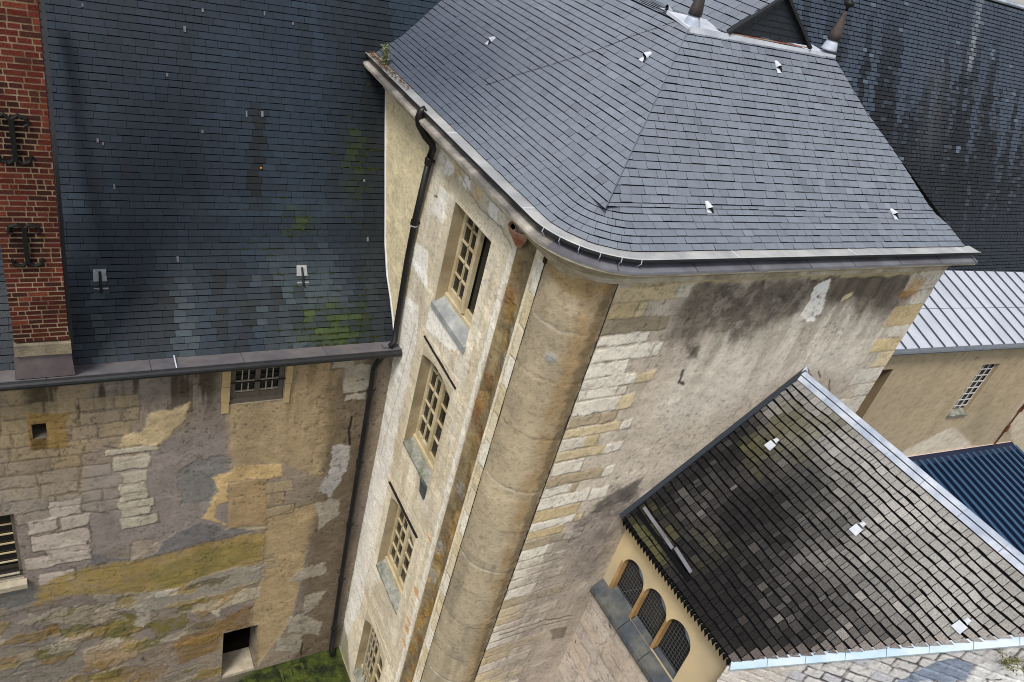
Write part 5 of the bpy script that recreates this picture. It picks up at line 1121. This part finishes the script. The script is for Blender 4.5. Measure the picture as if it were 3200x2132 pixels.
# standing seam zinc roof
b = MB(); zt = lambda o: -7.88 + (-o + .15) * (.78 / 2.75); s0, s1 = 2.5, 18.0
b.hexa([ap(s0, .15, -7.9), ap(s1, .15, -7.9), ap(s1, -2.6, -7.12), ap(s0, -2.6, -7.12), ap(s0, .15, -7.88), ap(s1, .15, -7.88), ap(s1, -2.6, -7.10), ap(s0, -2.6, -7.10)])
zr = b.build('zinc_roof', mat('sheet_zinc', tuple(S(196, 200, 208)), .4, .5, .15, .05, 2.5, .05, 6, .004, tuple(S(184, 188, 196))), ann)
b = MB(); s_ = s0 + .1
while s_ < s1: b.bar(ap(s_, .15, -7.862), ap(s_, -2.6, -7.082), np.array([ae[0], ae[1], 0]) * .014, (0, 0, .022)); s_ += .52
b.bar(ap(s0, -1.15, zt(-1.15) + .004), ap(s1, -1.15, zt(-1.15) + .004), (0, 0, .003), np.array([an_[0], an_[1], 0]) * .006)
b.build('standing_seam', mat('seam_zinc', tuple(S(70, 76, 88)), .5, .5, .1, .1, 6, 0), zr)
b = MB(); b.hexa([ap(s0, .15, -7.96), ap(s1, .15, -7.96), ap(s1, .24, -7.96), ap(s0, .24, -7.96), ap(s0, .14, -7.87), ap(s1, .14, -7.87), ap(s1, .25, -7.90), ap(s0, .25, -7.90)])
b.tube([ap(s0, .22, -7.94), ap(s1, .22, -7.94)], .05, 8); b.build('gutter', M['zinc_dark'] if False else mat('mid_zinc', tuple(S(104, 108, 114)), .5, .5, .2, .2, 6, .1), ann)
cb = [(13.601, -10.418), (13.634, -11.33), (13.683, -12.428)]
b = MB(); b.tube([ap(cb[0][0] + .02, .03, cb[0][1] + .6), ap(cb[1][0], .05, cb[1][1]), ap(cb[2][0], .04, cb[2][1])], .022, 8)
for (s_, z_) in [(13.623, -10.647), (13.654, -11.513)]: b.hexa([ap(s_ - .02, .02, z_ - .16), ap(s_ + .14, .02, z_ - .12), ap(s_ + .14, .06, z_ - .12), ap(s_ - .02, .06, z_ - .16), ap(s_ - .02, .02, z_ + .1), ap(s_ + .10, .02, z_ + .14), ap(s_ + .10, .06, z_ + .14), ap(s_ - .02, .06, z_ + .1)])
b.build('rusty_conduit', mat('rust', tuple(S(118, 66, 38)), .85, .2, 0, .3, 10, .3, 30, .01, tuple(S(70, 44, 32))), ann)

# ================================================================== BLUE CORRUGATED CANOPY
can = thing('blue_canopy', 'blue ribbed metal canopy roof leaning on the beige annex wall', 'canopy', ap(11.5, 1.2, -13.2))
j0, j1 = [(9.183, -12.293), (14.719, -12.35)]
jz = (j0[1] + j1[1]) / 2
SL = 0.15
def kp(s, o, h=0): return np.array(ap(s, o, jz - .02 - o * SL + h))
V = []; F = []; s_ = j0[0] - 3.6; i = 0; prof = []
while s_ < j1[0] - .12:
    prof += [(s_, 0), (s_ + .16, 0), (s_ + .18, .10), (s_ + .31, .10), (s_ + .33, 0)]; s_ += .33
for o_ in (.16, 5.0):
    for (s, h) in prof: V.append(kp(s, o_, h))
n_ = len(prof); F = [(k, k + 1, n_ + k + 1, n_ + k) for k in range(n_ - 1)]
V += [v - np.array([0, 0, .012]) for v in V]; F += [(2 * n_ + k, 3 * n_ + k, 3 * n_ + k + 1, 2 * n_ + k + 1) for k in range(n_ - 1)]
rs = mk('ribbed_sheet', V, F, [M['blue_lit'], M['navy_shade']], can, None, [0 if k % 5 in (2,) else 1 for k in range(n_ - 1)] + [1] * (n_ - 1))  # rib tops in a lit blue, sides and valleys painted as their shade
b = MB(); b.hexa([kp(prof[0][0], .0, .0), kp(j1[0] + .0, .0, .0), kp(j1[0], .34, .06), kp(prof[0][0], .34, .06), kp(prof[0][0], .0, .12), kp(j1[0], .0, .12), kp(j1[0], .34, .075), kp(prof[0][0], .34, .075)]); b.build('top_flashing', M['navy_shade'], can)
b = MB(); b.bar(kp(j1[0] - .05, .1, .03), kp(j1[0] - .05, 5.0, .03), np.array([ae[0], ae[1], 0]) * .06, (0, 0, .05)); b.build('edge_trim', M['navy_shade'], can)
b = MB(); b.bar(kp(prof[0][0], .02, .14), kp(j1[0] - .1, .02, .14), np.array([an_[0], an_[1], 0]) * .012, (0, 0, .007)); b.build('mortar_fillet', mat('pink_mortar', tuple(S(206, 186, 172)), .9, .2, 0, .2, 12, .3), can)
b = MB()
for s_ in (j0[0] - 3, j0[0] + .8, j1[0] - .3): b.tube([kp(s_, 4.8, -.05), (kp(s_, 4.8)[0], kp(s_, 4.8)[1], -17.0)], .05, 10)
b.each('canopy_post', M['navy_shade'], can)

# ================================================================== PLANTS
leafm = mat('weed_leaf', None, .8, .2, 0, .3, 30, 0)
def plant(name, label, base, n, spread, height, cols, seed, lean=(0, 0), leaf=.03, cat='plant'):
    r = random.Random(seed); t = thing(name, label, cat, base); V = []; F = []; C = []
    st = MB()
    for k in range(max(4, n // 22)):
        a = r.random() * 6.28; q_ = r.random() ** .6; e_ = np.array(base) + np.array([math.cos(a) * spread * q_ + lean[0] * height, math.sin(a) * spread * q_ + lean[1] * height, height * (.55 + .45 * r.random())])
        m_ = (np.array(base) + e_) / 2 + np.array([r.random() - .5, r.random() - .5, r.random() - .3]) * spread * .4
        st.tube([np.array(base), m_, e_], [.004, .003, .002], 5)
        for j in range(22):
            f = r.random(); p = (np.array(base) * (1 - f) ** 2 + 2 * f * (1 - f) * m_ + f * f * e_) + np.array([r.gauss(0, 1), r.gauss(0, 1), r.gauss(0, 1)]) * leaf * .7
            d = np.array([r.gauss(0, 1), r.gauss(0, 1), r.gauss(.4, .8)]); d /= np.linalg.norm(d); s = np.cross(d, (r.gauss(0, 1), r.gauss(0, 1), 1.01)); s /= np.linalg.norm(s)
            L = leaf * (.6 + .8 * r.random()); i0 = len(V); V += [p, p + d * L * .5 + s * L * .2, p + d * L, p + d * L * .5 - s * L * .2]; F.append((i0, i0 + 1, i0 + 2, i0 + 3)); c = cols[int(r.random() * len(cols))]; C += [c * (.75 + .5 * r.random())] * 4
    mk('leaves', V, F, leafm, t, np.array(C)); st.build('stem', mat('weed_stem', tuple(S(110, 104, 70)), .9, .1, 0, .2, 10, 0), t)
    return t
GR = [S(104, 110, 74), S(128, 130, 96), S(84, 92, 58), S(150, 148, 118)]
plant('gutter_weed', 'tall pale weed growing from the far end of the gutter, against the dark slates', (4.74, 12.268, -3.495), 520, .07, .5, GR, 3, (0, 0), .045)
plant('gable_weed', 'loose green weed growing out of the white skewed gable wall', (9.697, 1.423, -6.769), 620, .24, .22, [S(120, 122, 66), S(98, 100, 52), S(150, 146, 104)], 8, (-.25, -.3), .035)
t = thing('gutter_moss', 'rusty brown moss and dead leaves lying along the upper end of the gutter', 'moss', (4.72, 11.9, -3.35))
V = []; F = []; C = []; r = random.Random(14)
for k in range(900):
    y = 10.9 + 2.1 * r.random() ** .7; p = np.array([4.70 + .09 * r.gauss(0, 1) * .6, y, -3.348 + .03 * r.random()]); a = r.random() * 6.28; L = .012 + .02 * r.random()
    d = np.array([math.cos(a), math.sin(a), .5 * r.random()]) * L; s = np.array([-math.sin(a), math.cos(a), .3]) * L * .5; i0 = len(V); V += [p - s, p + d, p + s]; F.append((i0, i0 + 1, i0 + 2)); C += [[S(110, 76, 50), S(74, 66, 40), S(60, 48, 36), S(150, 112, 84)][int(r.random() * 4)]] * 3
mk('moss_leaves', V, F, leafm, t, np.array(C)); t['kind'] = 'stuff'
